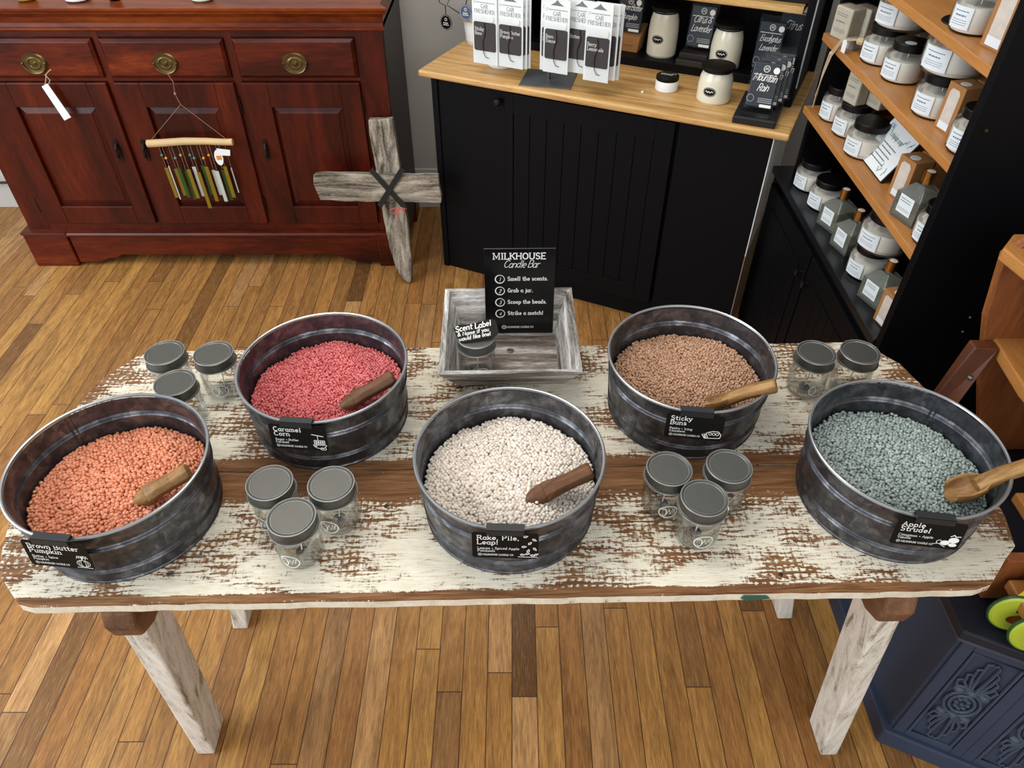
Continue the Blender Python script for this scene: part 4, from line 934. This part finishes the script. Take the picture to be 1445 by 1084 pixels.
bx = thing('kraft_tray', 'kraft cardboard tray holding a dark scent pack under the shelf', 'box', cw(.602, .42, .828), CR)
build('tray_body', MB().hexa([V((-.042, -.03, 0)), V((.042, -.03, 0)), V((.042, .04, 0)), V((-.042, .04, 0))], [V((-.050, -.036, .052)), V((.050, -.036, .052)), V((.050, .05, .075)), V((-.050, .05, .075))]), KRAFT, bx, bevel=.001)
mb = MB(); lines(mb, plane((-.02, -.0345, .022), (1, 0, 0), (0, -.1, 1)), 0, .05, 0, .0012, 1); build('print', mb, BLACKCARD, bx)
melt_pack(.602, .405, .885, 'black wax melt pack standing in the kraft tray', ['Brown', 'Butter', 'Pumpkin'][0:1] and ['Brown Butter', 'Pumpkin'], 8, .092, .125, CR)
t = tag(build('black_box', B(0, .17, .33, .46, 1.055, 1.10), BLACKGLOSS, None, cw(1.0, 0, 0), (0, 0, CR), bevel=.003), 'black box on the oak shelf at its right end', 'box')
t = tag(build('black_box', B(0, .12, .36, .46, 1.055, 1.10), plain('plum_black_box', '#1c0f1a', .4), None, cw(.74, 0, 0), (0, 0, CR), bevel=.003), 'plum black box on the oak shelf, left of the larger black box', 'box')

# white ribbed pot with tester bottles and scent tags
pt = thing('white_pot', 'white ribbed pot with jute cord at the left end of the countertop', 'pot', cw(.062, .325, .8), CR)
build('pot_body', MB().lathe([(0, 0), (.034, 0), (.037, .004), (.041, .018), (.0405, .019), (.0455, .062), (.045, .0635), (.049, .088), (.051, .092), (.046, .092), (.033, .008), (0, .008)], 36), WHITEP, pt, smooth=True)
mb = MB()
for k in range(3): mb.tube([(.0505 * math.cos(a), .0505 * math.sin(a), .083 + k * .004 + .003 * math.sin(a * 3 + k)) for a in np.linspace(0, 2 * PI, 25)[:-1]], .0022, 6, True)
build('jute_cord', mb, TWINE, pt, smooth=True)
t = thing('tester_bottle', 'dark bottle with a pale drop mark standing in the white pot', 'bottle', cw(.085, .32, .812), CR)
build('bottle_body', MB().lathe([(0, 0), (.014, 0), (.016, .004), (.016, .10), (.008, .115), (.008, .14), (0, .14)], 20), BLACKGLOSS, t, smooth=True)
mb = MB(); T = cylmap(.0164, -PI / 2, .095); mb.poly([(0, .014), (-.006, 0), (-.004, -.007), (.004, -.007), (.006, 0)], T); build('drop_print', mb, plain('lilac_print', '#b9b2cf', .6), t)
def round_tag(loc, label, m_, loop):
    t = thing('scent_tag', label, 'tag', loc, CR)
    build('disc', MB().prism(ell(0, 0, .024, .026)[:-1], lambda x, z: V((x, 0, z)), lambda x, z: V((x, -.002, z))), m_, t)
    mb = MB(); Q = plane((0, -.0024, 0), (1, 0, 0), (0, 0, 1)); ring(mb, 0, 0, .0215, .0007, Q, .0235); ring(mb, 0, .010, .0045, .0016, Q)
    lines(mb, Q, -.010, .010, -.002, .0030, 2, .006); build('print', mb, WHITE, t)
    build('loop', MB().tube([V(p) for p in loop], .0017, 6), BLACKGLOSS, t, smooth=True)
round_tag(cw(.050, .268, .918), 'blue-grey round scent tag at the front of the white pot', plain('blue_grey_tag', '#45587a', .5), [(0, 0, .022), (.006, .004, .05), (.012, .008, .09)])
round_tag(cw(-.032, .27, .875), 'black round scent tag dangling left of the white pot', BLACKCARD, [(0, 0, .024), (0, 0, .055), (-.022, 0, .062), (-.03, 0, .085), (-.016, 0, .12), (.012, .01, .12), (.018, .01, .085), (.006, .0, .058), (.02, .012, .045), (.05, .03, .022)])
# white pot under the left cards
tag(build('white_crock', MB().lathe([(0, 0), (.046, 0), (.050, .004), (.052, .05), (.049, .12), (.045, .125), (.040, .12), (0, .11)], 36, (0, 0, 0)), WHITEP, None, cw(.238, .165, .8), (0, 0, CR), smooth=True), 'white crock standing behind the left pair of freshener cards', 'crock')

# freshener rack: base plate, post and two arms, cards hang from the arms
rk = thing('card_rack', 'steel rack with a square foot plate that carries the freshener cards', 'rack', cw(.437, .105, .8), CR)
build('foot_plate', B(-.085, .085, -.075, .075, 0, .003), plain('brushed_dark_steel', '#5d6064', .4, .25), rk, bevel=.001, rot=(0, 0, R(12)))
build('post', MB().tube([(0, 0, .003), (0, 0, .285)], .006, 10), STEEL, rk, smooth=True)
build('arm', MB().tube([(-.26, -.0, .265), (-.25, 0, .27), (.25, 0, .27), (.262, 0, .285)], .004, 8), STEEL, rk, smooth=True)
def fcard(u, v, ztop, lab, w=.088, h=.215, rz=CR, words=None, blk=(-.03, .12), group='white freshener cards'):
    t = thing('freshener_card', lab, 'air freshener', cw(u, v, ztop), rz, group)
    build('card', B(-w/2, w/2, -.0012, .0012, -h, 0), CARD, t, bevel=.0005)
    z1, z0 = -h + .042 + .088, -h + .042
    bk = build('black_square', MB().prism([(-w*.44+.004, z0), (w*.44-.004, z0), (w*.44, z0+.004), (w*.44, z1-.004), (w*.44-.004, z1), (-w*.44+.004, z1), (-w*.44, z1-.004), (-w*.44, z0+.004)], lambda x, z: V((x, -.0013, z)), lambda x, z: V((x, -.0035, z))), plain('charcoal_felt', '#3a383a', .5, var=.15), t)
    Q = plane((0, -.0038, 0), (1, 0, 0), (0, 0, 1)); mb = MB()
    for i, s_ in enumerate(words or []): text(mb, s_, lambda x, y: Q(x - w*.40, y + z1 - .026 - i*.013), .010, .12, True, wide=1.0, gap=.02)
    mb.poly([(.022 + .011*math.cos(R(q)), z1 + .012 + .011*math.sin(R(q))) for q in range(0, 360, 24)], Q)
    build('print', mb, WHITE, bk)
    Q = plane((0, -.0016, 0), (1, 0, 0), (0, 0, 1)); mb = MB()
    text(mb, 'CAR', lambda x, y: Q(x, y - .046), .011, .12, True, anchor='c', wide=.95); text(mb, 'FRESHENER', lambda x, y: Q(x, y - .061), .0105, .12, True, anchor='c', wide=1.05, gap=0)
    lines(mb, Q, -w*.30, w*.42, -.030, .0018, 1); ring(mb, -w*.38, -.030, .0035, .0007, Q)
    mb.poly([(-.022, -.018), (.022, -.018), (.008, -.010), (0, -.002), (-.008, -.010)], Q)
    build('heading_print', mb, GREYPRINT, t)
    build('elastic_cord', MB().tube([(0, -.005, z1 - .002), (.004, -.006, z1 - .03), (-.006, -.006, z1 - .06), (-.004, -.006, z0 - .004), (.003, -.006, z0 - .018), (.014, -.006, z0 - .020)], .0012, 5), BLACKGLOSS, t)
    build('clear_bag', B(-w/2 + .001, w/2 - .001, -.0075, -.0068, -h + .003, -.068), FILM, t)
    return t
ZT = 1.052
fc = fcard(.232, .055, ZT, 'front white freshener card at the far left of the rack', .088, .217, words=['Sticky', 'Buns'])
fcard(.320, .060, ZT, 'white freshener card next to the leftmost, with two words on its dark square', .088, .217, words=['Brown Butter', 'Pumpkin'])
dup(fc, cw(.330, .070, ZT), CR, 'white card just behind the second freshener card from the left')
dup(fc, cw(.338, .080, ZT), CR, 'white card farthest behind the left freshener cluster')
fcard(.485, .040, ZT + .012, 'white freshener card directly above the steel foot plate', .084, .215, words=['Barn', 'Dance'])
fcard(.555, .062, ZT + .012, 'middle freshener card of the right cluster, mostly overlapped', .084, .212, words=['Butter'])
fcard(.622, .036, ZT + .018, 'rightmost front freshener card with a shiny creased bag', .082, .225, words=['Berry', 'Lemonade'])
dup(fc, cw(.634, .055, ZT + .014), CR, 'white card just behind the rightmost freshener card')
dup(fc, cw(.642, .070, ZT + .012), CR, 'second white card behind the rightmost freshener card')
dup(fc, cw(.470, .055, ZT + .012), CR, 'white card peeking out left behind the card above the foot plate')
tag(build('wax_crumb', MB().ball((0, 0, .003), .0042, 8), WHITE, None, cw(.752, .125, .8)), 'stray white wax bead on the oak countertop', 'wax bead')

# ------------------------------------------------------------------ black bookcase with orange pine shelves
XF, YF, YN = .85, 2.23, 1.32
bc = thing('bookcase', 'tall black bookcase with orange wooden shelves at the right wall', 'bookcase', (0, 0, 0))
XB = 1.22
build('side_board', B(XF - .005, XB, YN, YN + .022, 0, 1.62), BLACKPAINT, bc, bevel=.002)
build('side_board', B(XF + .03, XB, YF - .09, YF - .068, .62, 1.62), BLACKPAINT, bc, bevel=.002)
build('back_panel', B(XB, XB + .015, YN, YF - .068, .58, 1.62), BLACKPAINT, bc)
build('base_cabinet', B(XF, XB, YN + .022, YF, 0, .598), BLACKPAINT, bc, bevel=.003)
build('base_top', B(XF - .012, XB, YN + .02, YF, .598, .62), plain('black_shelf_paint', '#101216', .35, var=.1), bc, bevel=.003)
for y0, y1, ky in ((YN + .04, 1.765, 1.74), (1.775, 2.20, 1.80)):
    d = build('door', B(XF - .014, XF, y0, y1, .05, .575), BLACKPAINT, bc, bevel=.002)
    mb = MB()
    for k in range(6):
        yy = y0 + .055 + k * (y1 - y0 - .11) / 6; mb.box(XF - .017, XF - .014, yy, yy + (y1 - y0 - .11) / 6 - .002, .11, .515)
    build('groove_board', mb, BLACKPAINT, d, bevel=.0006)
    build('knob', MB().lathe([(.005, 0), (.005, .008), (.011, .012), (.012, .018), (0, .024)], 16, M=Matrix.Translation((XF - .014, ky, .50)) @ Matrix.Rotation(-PI / 2, 4, 'Y')), BLACKGLOSS, d, smooth=True)
for z in (.85, 1.05, 1.232): build('shelf', B(XF, XB, YN + .022, YF - .09, z - .020, z), PINE, bc, bevel=.002, label='orange pine shelf')
build('peg', MB().tube([(XF + .02, YN - .004, 1.13), (XF + .02, YN, 1.13)], .003, 8), BRASS, bc)
for zz in (.70, .66): build('bolt', MB().ball((1.02, YN - .001, zz), .003, 8), STEEL, bc)

def shelf_jar(x, y, z, r, h, lab, face=200, sticker=False, lidm=BLACKLID):
    t = thing('candle_jar', lab, 'candle jar', (x, y, z), R(face - 180), 'clear candle jars with black lids')
    g = [(0, 0), (r * .86, 0), (r * .97, .006), (r, .016), (r, h * .66), (r * .95, h * .78), (r * .78, h * .88), (r * .74, h * .92), (r * .74, h), (r * .71, h), (r * .71, h * .91), (r * .92, h * .76), (r * .965, h * .6), (r * .965, .016), (0, .006)]
    build('glass_body', MB().lathe(g, 36), GLASS, t, smooth=True)
    w = [(0, .004), (r * .84, .004), (r * .945, .014), (r * .955, h * .60), (r * .94, h * .64), (0, h * .63)]
    wx = build('wax', MB().lathe(w, 36), WAX, t, smooth=True); build('wick', MB().tube([(0, 0, h * .63), (.001, 0, h * .82)], .001, 5), WHITE, wx)
    build('lid', MB().lathe([(r * .76, h * .88), (r * .80, h * .885), (r * .80, h * 1.08), (r * .77, h * 1.11), (0, h * 1.11)], 36), lidm, t, smooth=True)
    if sticker: build('sticker', MB().lathe([(0, h * 1.112), (r * .26, h * 1.112), (r * .26, h * 1.114), (0, h * 1.114)], 20, (-r * .35, -r * .2, 0)), LABEL, t)
    T = cylmap(r + .0006, PI, h * .14); mb = MB(); wl = r * .95; n_ = 10
    for i in range(n_):
        x0 = -wl / 2 + wl * i / n_; x1 = x0 + wl / n_; mb.add([T(x0, 0), T(x1, 0), T(x1, h * .50), T(x0, h * .50)], [(0, 1, 2, 3)])
    lb = build('paper_label', mb, LABEL, t)
    mb = MB(); T = cylmap(r + .0010, PI, h * .14)
    lines(mb, T, -wl * .34, wl * .34, h * .40, .0016, 1); lines(mb, T, -wl * .25, wl * .25, h * .30, .0028, 1); lines(mb, T, -wl * .36, wl * .36, h * .20, .0008, 3, .004)
    build('label_print', mb, GREYPRINT, lb)
    return t
def kraft_box(x, y, z, w, d, h, rz, lab):
    t = thing('kraft_box', lab, 'box', (x, y, z), rz, 'kraft boxes with a window')
    bd = build('box_body', B(0, d, -w/2, w/2, 0, h), KRAFT, t, bevel=.001)
    P = plane((-.0006, 0, 0), (0, -1, 0), (0, 0, 1)); c = .006
    mb = MB().poly([(-w*.30, h*.18), (w*.30, h*.18), (w*.30, h*.82), (w*.2, h*.9), (-w*.2, h*.9), (-w*.30, h*.82)], P); build('window', mb, plain('frosted_contents', '#cfc6bd', .4, var=.25, scale=60), t)
    P = plane((-.0012, 0, 0), (0, -1, 0), (0, 0, 1)); mb = MB().poly([(-w*.30, h*.05), (w*.32, h*.05), (w*.32, h*.20), (-w*.30, h*.20)], P); build('paper_label', mb, LABEL, t)
    build('seal', MB().lathe([(0, 0), (w*.22, 0), (w*.22, .0006), (0, .0006)], 18, (d*.35, 0, h)), LABEL, t)
    return t
def soap(x, y, z, w, d, h, rz, lab, n=2):
    t = thing('wrapped_soap', lab, 'soap', (x, y, z), rz, 'paper-wrapped soap blocks')
    mb = B(0, d, -w/2, w/2, 0, h)
    build('soap_block', mb, SOAP, t, bevel=.004)
    P = plane((-.0008, 0, 0), (0, -1, 0), (0, 0, 1)); mb = MB(); lines(mb, P, -w*.35, w*.3, h*.80, .0014, 2, .005); lines(mb, P, -w*.3, w*.2, h*.55, .0030, 1); lines(mb, P, -w*.35, w*.35, h*.32, .0008, 3, .0035)
    build('print', mb, GREYPRINT, t)
    build('wrap', B(-.0006, d + .001, -w/2 - .0006, w/2 + .0006, -.0, h + .002), FILM, t, bevel=.003)
    return t
def bottle(x, y, z, rz, lab, w=.072, h=.085):
    t = thing('diffuser_bottle', lab, 'bottle', (x, y, z), rz, 'square diffuser bottles with gold caps')
    g = w / 2
    def sq(r, zz): return [V((sx * r, sy * r, zz)) for sx, sy in ((-1, -1), (1, -1), (1, 1), (-1, 1))]
    mb = MB(); mb.hexa(sq(g, 0), sq(g, h * .72)); mb.add(sq(g, h * .72) + sq(.014, h), [(i, (i + 1) % 4, 4 + (i + 1) % 4, 4 + i) for i in range(4)])
    mb.lathe([(.010, h - .002), (.010, h + .012)], 16)
    build('glass_body', mb, THICK, t, bevel=.002)
    mb = MB().hexa(sq(g - .004, .006), sq(g - .004, h * .36)); build('oil', mb, OIL, t)
    build('cap', MB().lathe([(.0125, h + .004), (.0125, h + .030), (.0105, h + .0305), (.0105, h + .028), (0, h + .028)], 24), GOLD, t, smooth=True)
    build('stopper', MB().lathe([(0, h + .0285), (.0095, h + .0285), (.0095, h + .0295), (0, h + .0300)], 16), WHITE, t)
    P = plane((-g - .0008, 0, 0), (0, -1, 0), (0, 0, 1)); mb = MB().poly([(-.021, .018), (.021, .018), (.021, .060), (-.021, .060)], P); lb = build('paper_label', mb, LABEL, t)
    P = plane((-g - .0014, 0, 0), (0, -1, 0), (0, 0, 1)); mb = MB(); lines(mb, P, -.016, .014, .052, .0016, 2, .006); lines(mb, P, -.018, .018, .030, .0008, 2, .004); build('label_print', mb, GREYPRINT, lb)
    return t
F0 = 205   # labels turned to the aisle and a little towards the camera
# bottom level
shelf_jar(.912, 2.085, .62, .052, .078, 'candle jar at the far end of the lowest black shelf', F0)
shelf_jar(.918, 1.965, .62, .052, .078, 'second candle jar on the lowest black shelf, in front of the far one', F0)
bottle(.912, 1.850, .62, R(20), 'square diffuser bottle next to the two far jars on the lowest shelf')
bottle(.912, 1.735, .62, R(15), 'square diffuser bottle beside the stacked jars on the lowest shelf')
shelf_jar(.915, 1.612, .62, .052, .078, 'candle jar at the bottom of the stack on the lowest shelf', F0)
shelf_jar(.925, 1.605, .62 + .087, .062, .085, 'wide candle jar on top of the stack on the lowest shelf', F0)
bottle(.905, 1.495, .62, R(20), 'square diffuser bottle behind the kraft box on the lowest shelf')
kraft_box(.872, 1.395, .62, .055, .060, .088, R(12), 'kraft box at the near end of the lowest black shelf')
# level .85
kraft_box(.960, 2.065, .85, .07, .05, .135, R(15), 'kraft box at the far end of the second shelf')
shelf_jar(.905, 2.045, .85, .044, .082, 'small candle jar at the far end of the second shelf', F0)
shelf_jar(.915, 1.945, .85, .050, .078, 'candle jar carrying wrapped soaps on the second shelf', F0)
soap(.880, 1.930, .85 + .088, .050, .035, .078, R(20), 'wrapped soap block on the jar lid of the second shelf')
soap(.930, 1.900, .85 + .088, .050, .035, .062, R(20), 'greyish wrapped soap beside the taller one on the jar lid')
shelf_jar(.910, 1.822, .85, .054, .078, 'candle jar just beyond the white leafy sign', F0)
sgn = thing('shelf_sign', 'white leafy sign in a black frame leaning on the second shelf', 'sign', (.893, 1.735, .8515), R(-90), rot=(R(-32), 0, R(-90)))
build('frame', B(-.078, .078, -.0, .008, 0, .118), BLACKGLOSS, sgn, bevel=.001)
pp = build('paper', B(-.075, .075, -.0012, 0, .003, .115), plain('sign_paper', '#dfe6e8', .6, var=.02), sgn)
Q = plane((0, -.0018, 0), (1, 0, 0), (0, 0, 1)); mb = MB()
text(mb, 'shiplap soap', lambda x, y: Q(x, y + .083), .015, .10, False, .1, anchor='c', wide=.8) if False else text(mb, 'shiplap soap', lambda x, y: Q(x, y + .083), .013, .10, False, .1, .02, -.02, 'c', .8)
for k in range(5): lines(mb, Q, -.035 + .006 * (k % 2), .035 - .006 * (k % 2), .066 - k * .010, .0028, 1)
build('print', mb, GREYPRINT, pp)
mb = MB()
for k in range(26):
    s_ = random.choice((-1, 1)); x = random.uniform(.030, .068) * s_; y = (.108 - random.uniform(0, .018)) if k % 2 else (.010 + random.uniform(0, .018)); a_ = random.uniform(-1, 1)
    mb.ribbon([(x, y), (x + .007 * a_, y + (.006 if k % 2 == 0 else -.006)), (x + .010 * a_, y + (.010 if k % 2 == 0 else -.010))], .0022, Q)
build('leaf_print', mb, BLUEPRINT, pp)
kraft_box(.900, 1.585, .85, .055, .05, .098, R(14), 'kraft box right beside the white shelf sign')
kraft_box(.955, 1.600, .85, .055, .05, .098, R(14), 'kraft box behind the one beside the white shelf sign')
bottle(.905, 1.490, .85, R(18), 'square diffuser bottle in front of the kraft boxes on the second shelf')
bottle(.985, 1.475, .85, R(18), 'square diffuser bottle half hidden at the near end of the second shelf')
shelf_jar(.906, 1.394, .85, .044, .078, 'candle jar at the near end of the second shelf', F0)
# level 1.05
soap(.868, 2.085, 1.05, .062, .045, .078, R(22), 'wrapped soap block at the far end of the third shelf')
soap(.915, 2.085, 1.05, .060, .040, .078, R(22), 'wrapped soap block behind the far one on the third shelf')
tag(build('wrapped_crystals', MB().prism(wob([(-.022, -.016), (.022, -.02), (.026, .014), (-.018, .018)], .003, .012), lambda x, y: V((x, y, 0)), lambda x, y: V((x * .7, y * .7, .026))), plain('grey_crystal_bag', '#8f8b88', .35, var=.4, scale=90), None, (.882, 2.010, 1.05), (0, 0, R(30)), bevel=.003), 'small grey wrapped bag beside the twine tassel on the third shelf', 'bag')
shelf_jar(.920, 1.915, 1.05, .052, .078, 'candle jar under another jar at the far part of the third shelf', F0)
shelf_jar(.935, 1.905, 1.05 + .087, .062, .085, 'big candle jar stacked on top at the far part of the third shelf', F0)
shelf_jar(.925, 1.795, 1.05, .050, .078, 'candle jar with a round sticker on its lid, middle of the third shelf', F0, True)
shelf_jar(1.045, 1.93, 1.05, .050, .078, 'candle jar at the back of the third shelf, behind the sticker jar', F0)
shelf_jar(.918, 1.590, 1.05, .052, .078, 'candle jar under the widest jar on the third shelf', F0)
shelf_jar(.925, 1.600, 1.05 + .087, .066, .088, 'widest candle jar stacked on another on the third shelf', F0)
kraft_box(.895, 1.500, 1.05, .05, .05, .095, R(12), 'kraft box beside the stacked jars on the third shelf')
kraft_box(.952, 1.505, 1.05, .05, .05, .095, R(12), 'second kraft box behind the first on the third shelf')
shelf_jar(.908, 1.405, 1.05, .046, .078, 'candle jar at the near end of the third shelf', F0)
# level 1.23
shelf_jar(.905, 1.55, 1.232, .046, .078, 'candle jar on the topmost visible shelf', F0)
kraft_box(.890, 1.44, 1.232, .06, .05, .11, R(12), 'kraft box on the topmost visible shelf')
# twine tassel over the shelf edge
tt = thing('twine_tassel', 'beige twine tassel with a paper tag drooping over the third shelf edge', 'tassel', (.872, 1.985, 1.072))
mb = MB()
for k in range(6):
    d = random.uniform(-.006, .006); mb.tube([(.022, -.03 + d, .010), (.0, 0 + d, .008), (-.022, .025 + d, -.004), (-.032, .045 + d * 1.5, -.045), (-.036 + d, .05 + d * 3, -.095), (-.036 + d * 2, .055 + d * 4, -.14 - random.uniform(0, .05))], .0013, 5)
mb.ball((-.031, .043, -.040), .006)
build('strands', mb, TWINE, tt, smooth=True)
build('bound_knot', MB().tube([(.006, -.012, .008), (.016, -.026, .010)], .009, 10), TWINE, tt, smooth=True)
build('paper_tag', MB().prism([(-.012, -.014), (.012, -.016), (.014, .010), (0, .017), (-.012, .010)], lambda x, z: V((-.024, -.008 + x, z - .006)), lambda x, z: V((-.0255, -.008 + x, z - .006))), CARD, tt)

# ------------------------------------------------------------------ navy carved cabinet, wooden tier stand
nv = thing('navy_cabinet', 'low navy painted cabinet with carved front panels beside the right table leg', 'cabinet', (.816, .688, 0))
D = V((.9, -.435, 0)).normalized(); N_ = V((-.435, -.9, 0)).normalized()   # along the front, out of the front
LF = .55
def NP(u, z, o=0): return D * u + N_ * o + V((0, 0, z))
end = D * LF
ft = [V((0, 0, 0)), end, end + V((.05, .72, 0)), V((.006, .48, 0))]
def foot(ins, z0, z1):
    c = sum(ft, V((0, 0, 0))) / 4
    q = [p + (p - c).normalized() * ins for p in ft]
    return MB().hexa([p + V((0, 0, z0)) for p in q], [p + V((0, 0, z1)) for p in q])
build('body', foot(-.012, 0, .46), NAVY, nv, bevel=.003)
build('plinth', foot(.006, 0, .055), NAVY, nv, bevel=.004)
mb = foot(.010, .455, .480); build('top', mb, plain('dark_navy_top', '#171d2b', .5, var=.2), nv, bevel=.004)
build('cornice', foot(.0, .435, .457), NAVYH, nv, bevel=.005)
for k in range(3):
    u0 = .012 + k * .135; mb = MB(); o = 0
    for (a, b, c, d) in ((u0, u0 + .022, .058, .435), (u0 + .113, u0 + .135, .058, .435), (u0 + .022, u0 + .113, .058, .075), (u0 + .022, u0 + .113, .418, .435)):
        mb.hexa([NP(a, c, -.004), NP(b, c, -.004), NP(b, c, -.012), NP(a, c, -.012)][::-1], [NP(a, d, -.004), NP(b, d, -.004), NP(b, d, -.012), NP(a, d, -.012)][::-1])
    fr = build('panel_frame', mb, NAVY, nv, bevel=.002)
    mb = MB().tube([NP(u0 + .027, .080, -.006), NP(u0 + .108, .080, -.006), NP(u0 + .108, .413, -.006), NP(u0 + .027, .413, -.006)], .003, 6, True)
    cu, cz = u0 + .068, .245
    for (rx, rz_) in ((.030, .044), (.021, .031)): mb.tube([NP(cu + p[0], cz + p[1], -.005) for p in ell(0, 0, rx, rz_)[:-1]], .0034, 7, True)
    for q in range(8): mb.ball(NP(cu + .010 * math.cos(q * PI / 4), cz + .018 * math.sin(q * PI / 4), -.007), .0055, 8)
    mb.ball(NP(cu, cz, -.005), .005, 8)
    for sz in (-1, 1):
        for sx in (-1, 1):
            for j, (ww, hh_) in enumerate(((.010, .150), (.018, .125), (.026, .10), (.034, .075))):
                pts = [(sx * .004, .04), (sx * ww * .5, .06), (sx * ww * .9, hh_ * .75), (sx * ww, hh_), (sx * (ww - .006), hh_ + .006), (sx * (ww - .010), hh_)]
                mb.tube([NP(cu + p[0], cz + sz * p[1], -.005) for p in pts], [.004, .0036, .0032, .0028, .0026, .0022], 6)
        for sx in (-1, 0, 1): mb.ball(NP(cu + sx * .022, cz + sz * .046, -.007), .011, 10)
    build('carved_ornament', mb, NAVYH, nv, smooth=True)

ws = thing('tiered_stand', 'reddish wooden folding tier stand to the right of the table', 'stand', (0, 0, 0))
pr = [(.872, .985), (.898, .848), (.950, .70), (1.008, .56), (1.03, .483), (1.5, .483), (1.5, 1.02), (.905, 1.02)]
build('side_board', MB().prism(pr, lambda x, z: V((x, 1.14, z)), lambda x, z: V((x, 1.12, z))), REDWOOD, ws, bevel=.002)
for pl, za, zb in (([(.862, 1.122), (.872, 1.069), (.95, .6), (1.4, .6), (1.4, 1.17), (.905, 1.17)], .978, 1.002), ([(.936, 1.133), (.922, .983), (.95, .62), (1.4, .62), (1.4, 1.14)], .774, .800)):
    build('shelf', MB().prism([(p[0], p[1]) for p in pl][::-1] if False else pl, lambda x, y: V((x, y, za)), lambda x, y: V((x, y, zb))), PINE, ws, bevel=.003)
build('shelf', B(.938, 1.3, .55, .885, .60, .622), PINE, ws, bevel=.003)
build('shelf', B(.880, 1.3, .45, .738, .538, .560), PINE, ws, bevel=.003)
build('side_board', B(.868, 1.3, .748, .768, .4815, .60), REDWOOD, ws, bevel=.002)
build('back_strut', MB().hexa([V((.80, 1.06, .57)), V((.83, 1.02, .57)), V((.86, 1.05, .57)), V((.83, 1.09, .57))], [V((.885, 1.092, .80)), V((.93, 1.088, .80)), V((.93, 1.115, .80)), V((.885, 1.118, .80))]), wood('dark_strut_wood', ['#3d1f10', '#5b2f17', '#71401f'], 2, 6, .5, .08, 9), ws, bevel=.003, label='darker back strut')
build('bolt', MB().ball((.868, 1.045, .765), .006, 10), STEEL, ws, smooth=True)
CUPS = thing('striped_bowl', 'blue and white striped ceramic bowl on the stand shelf', 'bowl', (.985, .97, .622) if False else (.992, .86, .622))
build('bowl_body', MB().lathe([(0, 0), (.02, 0), (.035, .012), (.042, .030), (.044, .05), (.040, .05), (.036, .03), (0, .01)], 32), WHITEP, CUPS, smooth=True)
mb = MB()
for z, r in ((.018, .0385), (.032, .0425), (.046, .0440)): mb.lathe([(r - .001, z - .004), (r + .0005, z - .002), (r + .0007, z + .002), (r - .0005, z + .004)], 32)
build('stripe', mb, plain('blue_glaze', '#4f8fae', .3), CUPS, smooth=True)
tag(build('white_vase', MB().lathe([(0, 0), (.022, 0), (.036, .012), (.044, .034), (.040, .058), (.026, .072), (.022, .08), (.018, .078), (0, .06)], 32, (.950, .70, .56)), plain('frosted_white', '#c9c7c3', .35, var=.04), smooth=True), 'frosted white round vase on the low stand shelf', 'vase')
def disc_tin(loc, lab, rz):
    t = thing('round_tin', lab, 'tin', loc, 0, 'green round tins', rot=(R(80), 0, rz))
    build('tin_body', MB().lathe([(0, 0), (.036, 0), (.040, .003), (.040, .009), (.036, .012), (0, .012)], 36), plain('lime_print', '#b6c83a', .35, var=.08), t, smooth=True)
    build('rim', MB().tube([(.040 * math.cos(a), .040 * math.sin(a), .006) for a in np.linspace(0, 2 * PI, 37)[:-1]], .0032, 8, True), plain('dark_green_rim', '#27542c', .3), t, smooth=True)
    mb = MB(); Q = lambda x, y: V((x, y, .0125)); mb.poly([(.008 + .020 * math.cos(R(q)), -.010 + .011 * math.sin(R(q))) for q in range(0, 360, 20)], Q)
    build('oval_print', mb, plain('brown_print', '#8a4a22', .5), t)
    mb = MB(); Q = lambda x, y: V((x, y, .0129)); text(mb, 'F', lambda x, y: Q(x - .002, y + .008), .014, .16, False)
    for s_ in (.0, .003, .006): mb.ribbon([(-.008 + s_, -.016), (-.011 + s_, -.010), (-.008 + s_, -.004)], .0009, Q)
    build('print', mb, BLACKCARD, t)
    mb = MB().prism([(-.012, .034), (.012, .034), (.03, .075), (.008, .080)], lambda x, y: V((x, y, .004)), lambda x, y: V((x, y, .0055))); build('yellow_ribbon', mb, plain('yellow_ribbon', '#e8c918', .5), t)
disc_tin((.900, .657, .524), 'lime green round tin with a brown football print, nearest on the cabinet', R(-12))
disc_tin((.884, .698, .524), 'lime green round tin behind the nearest one', R(-12))
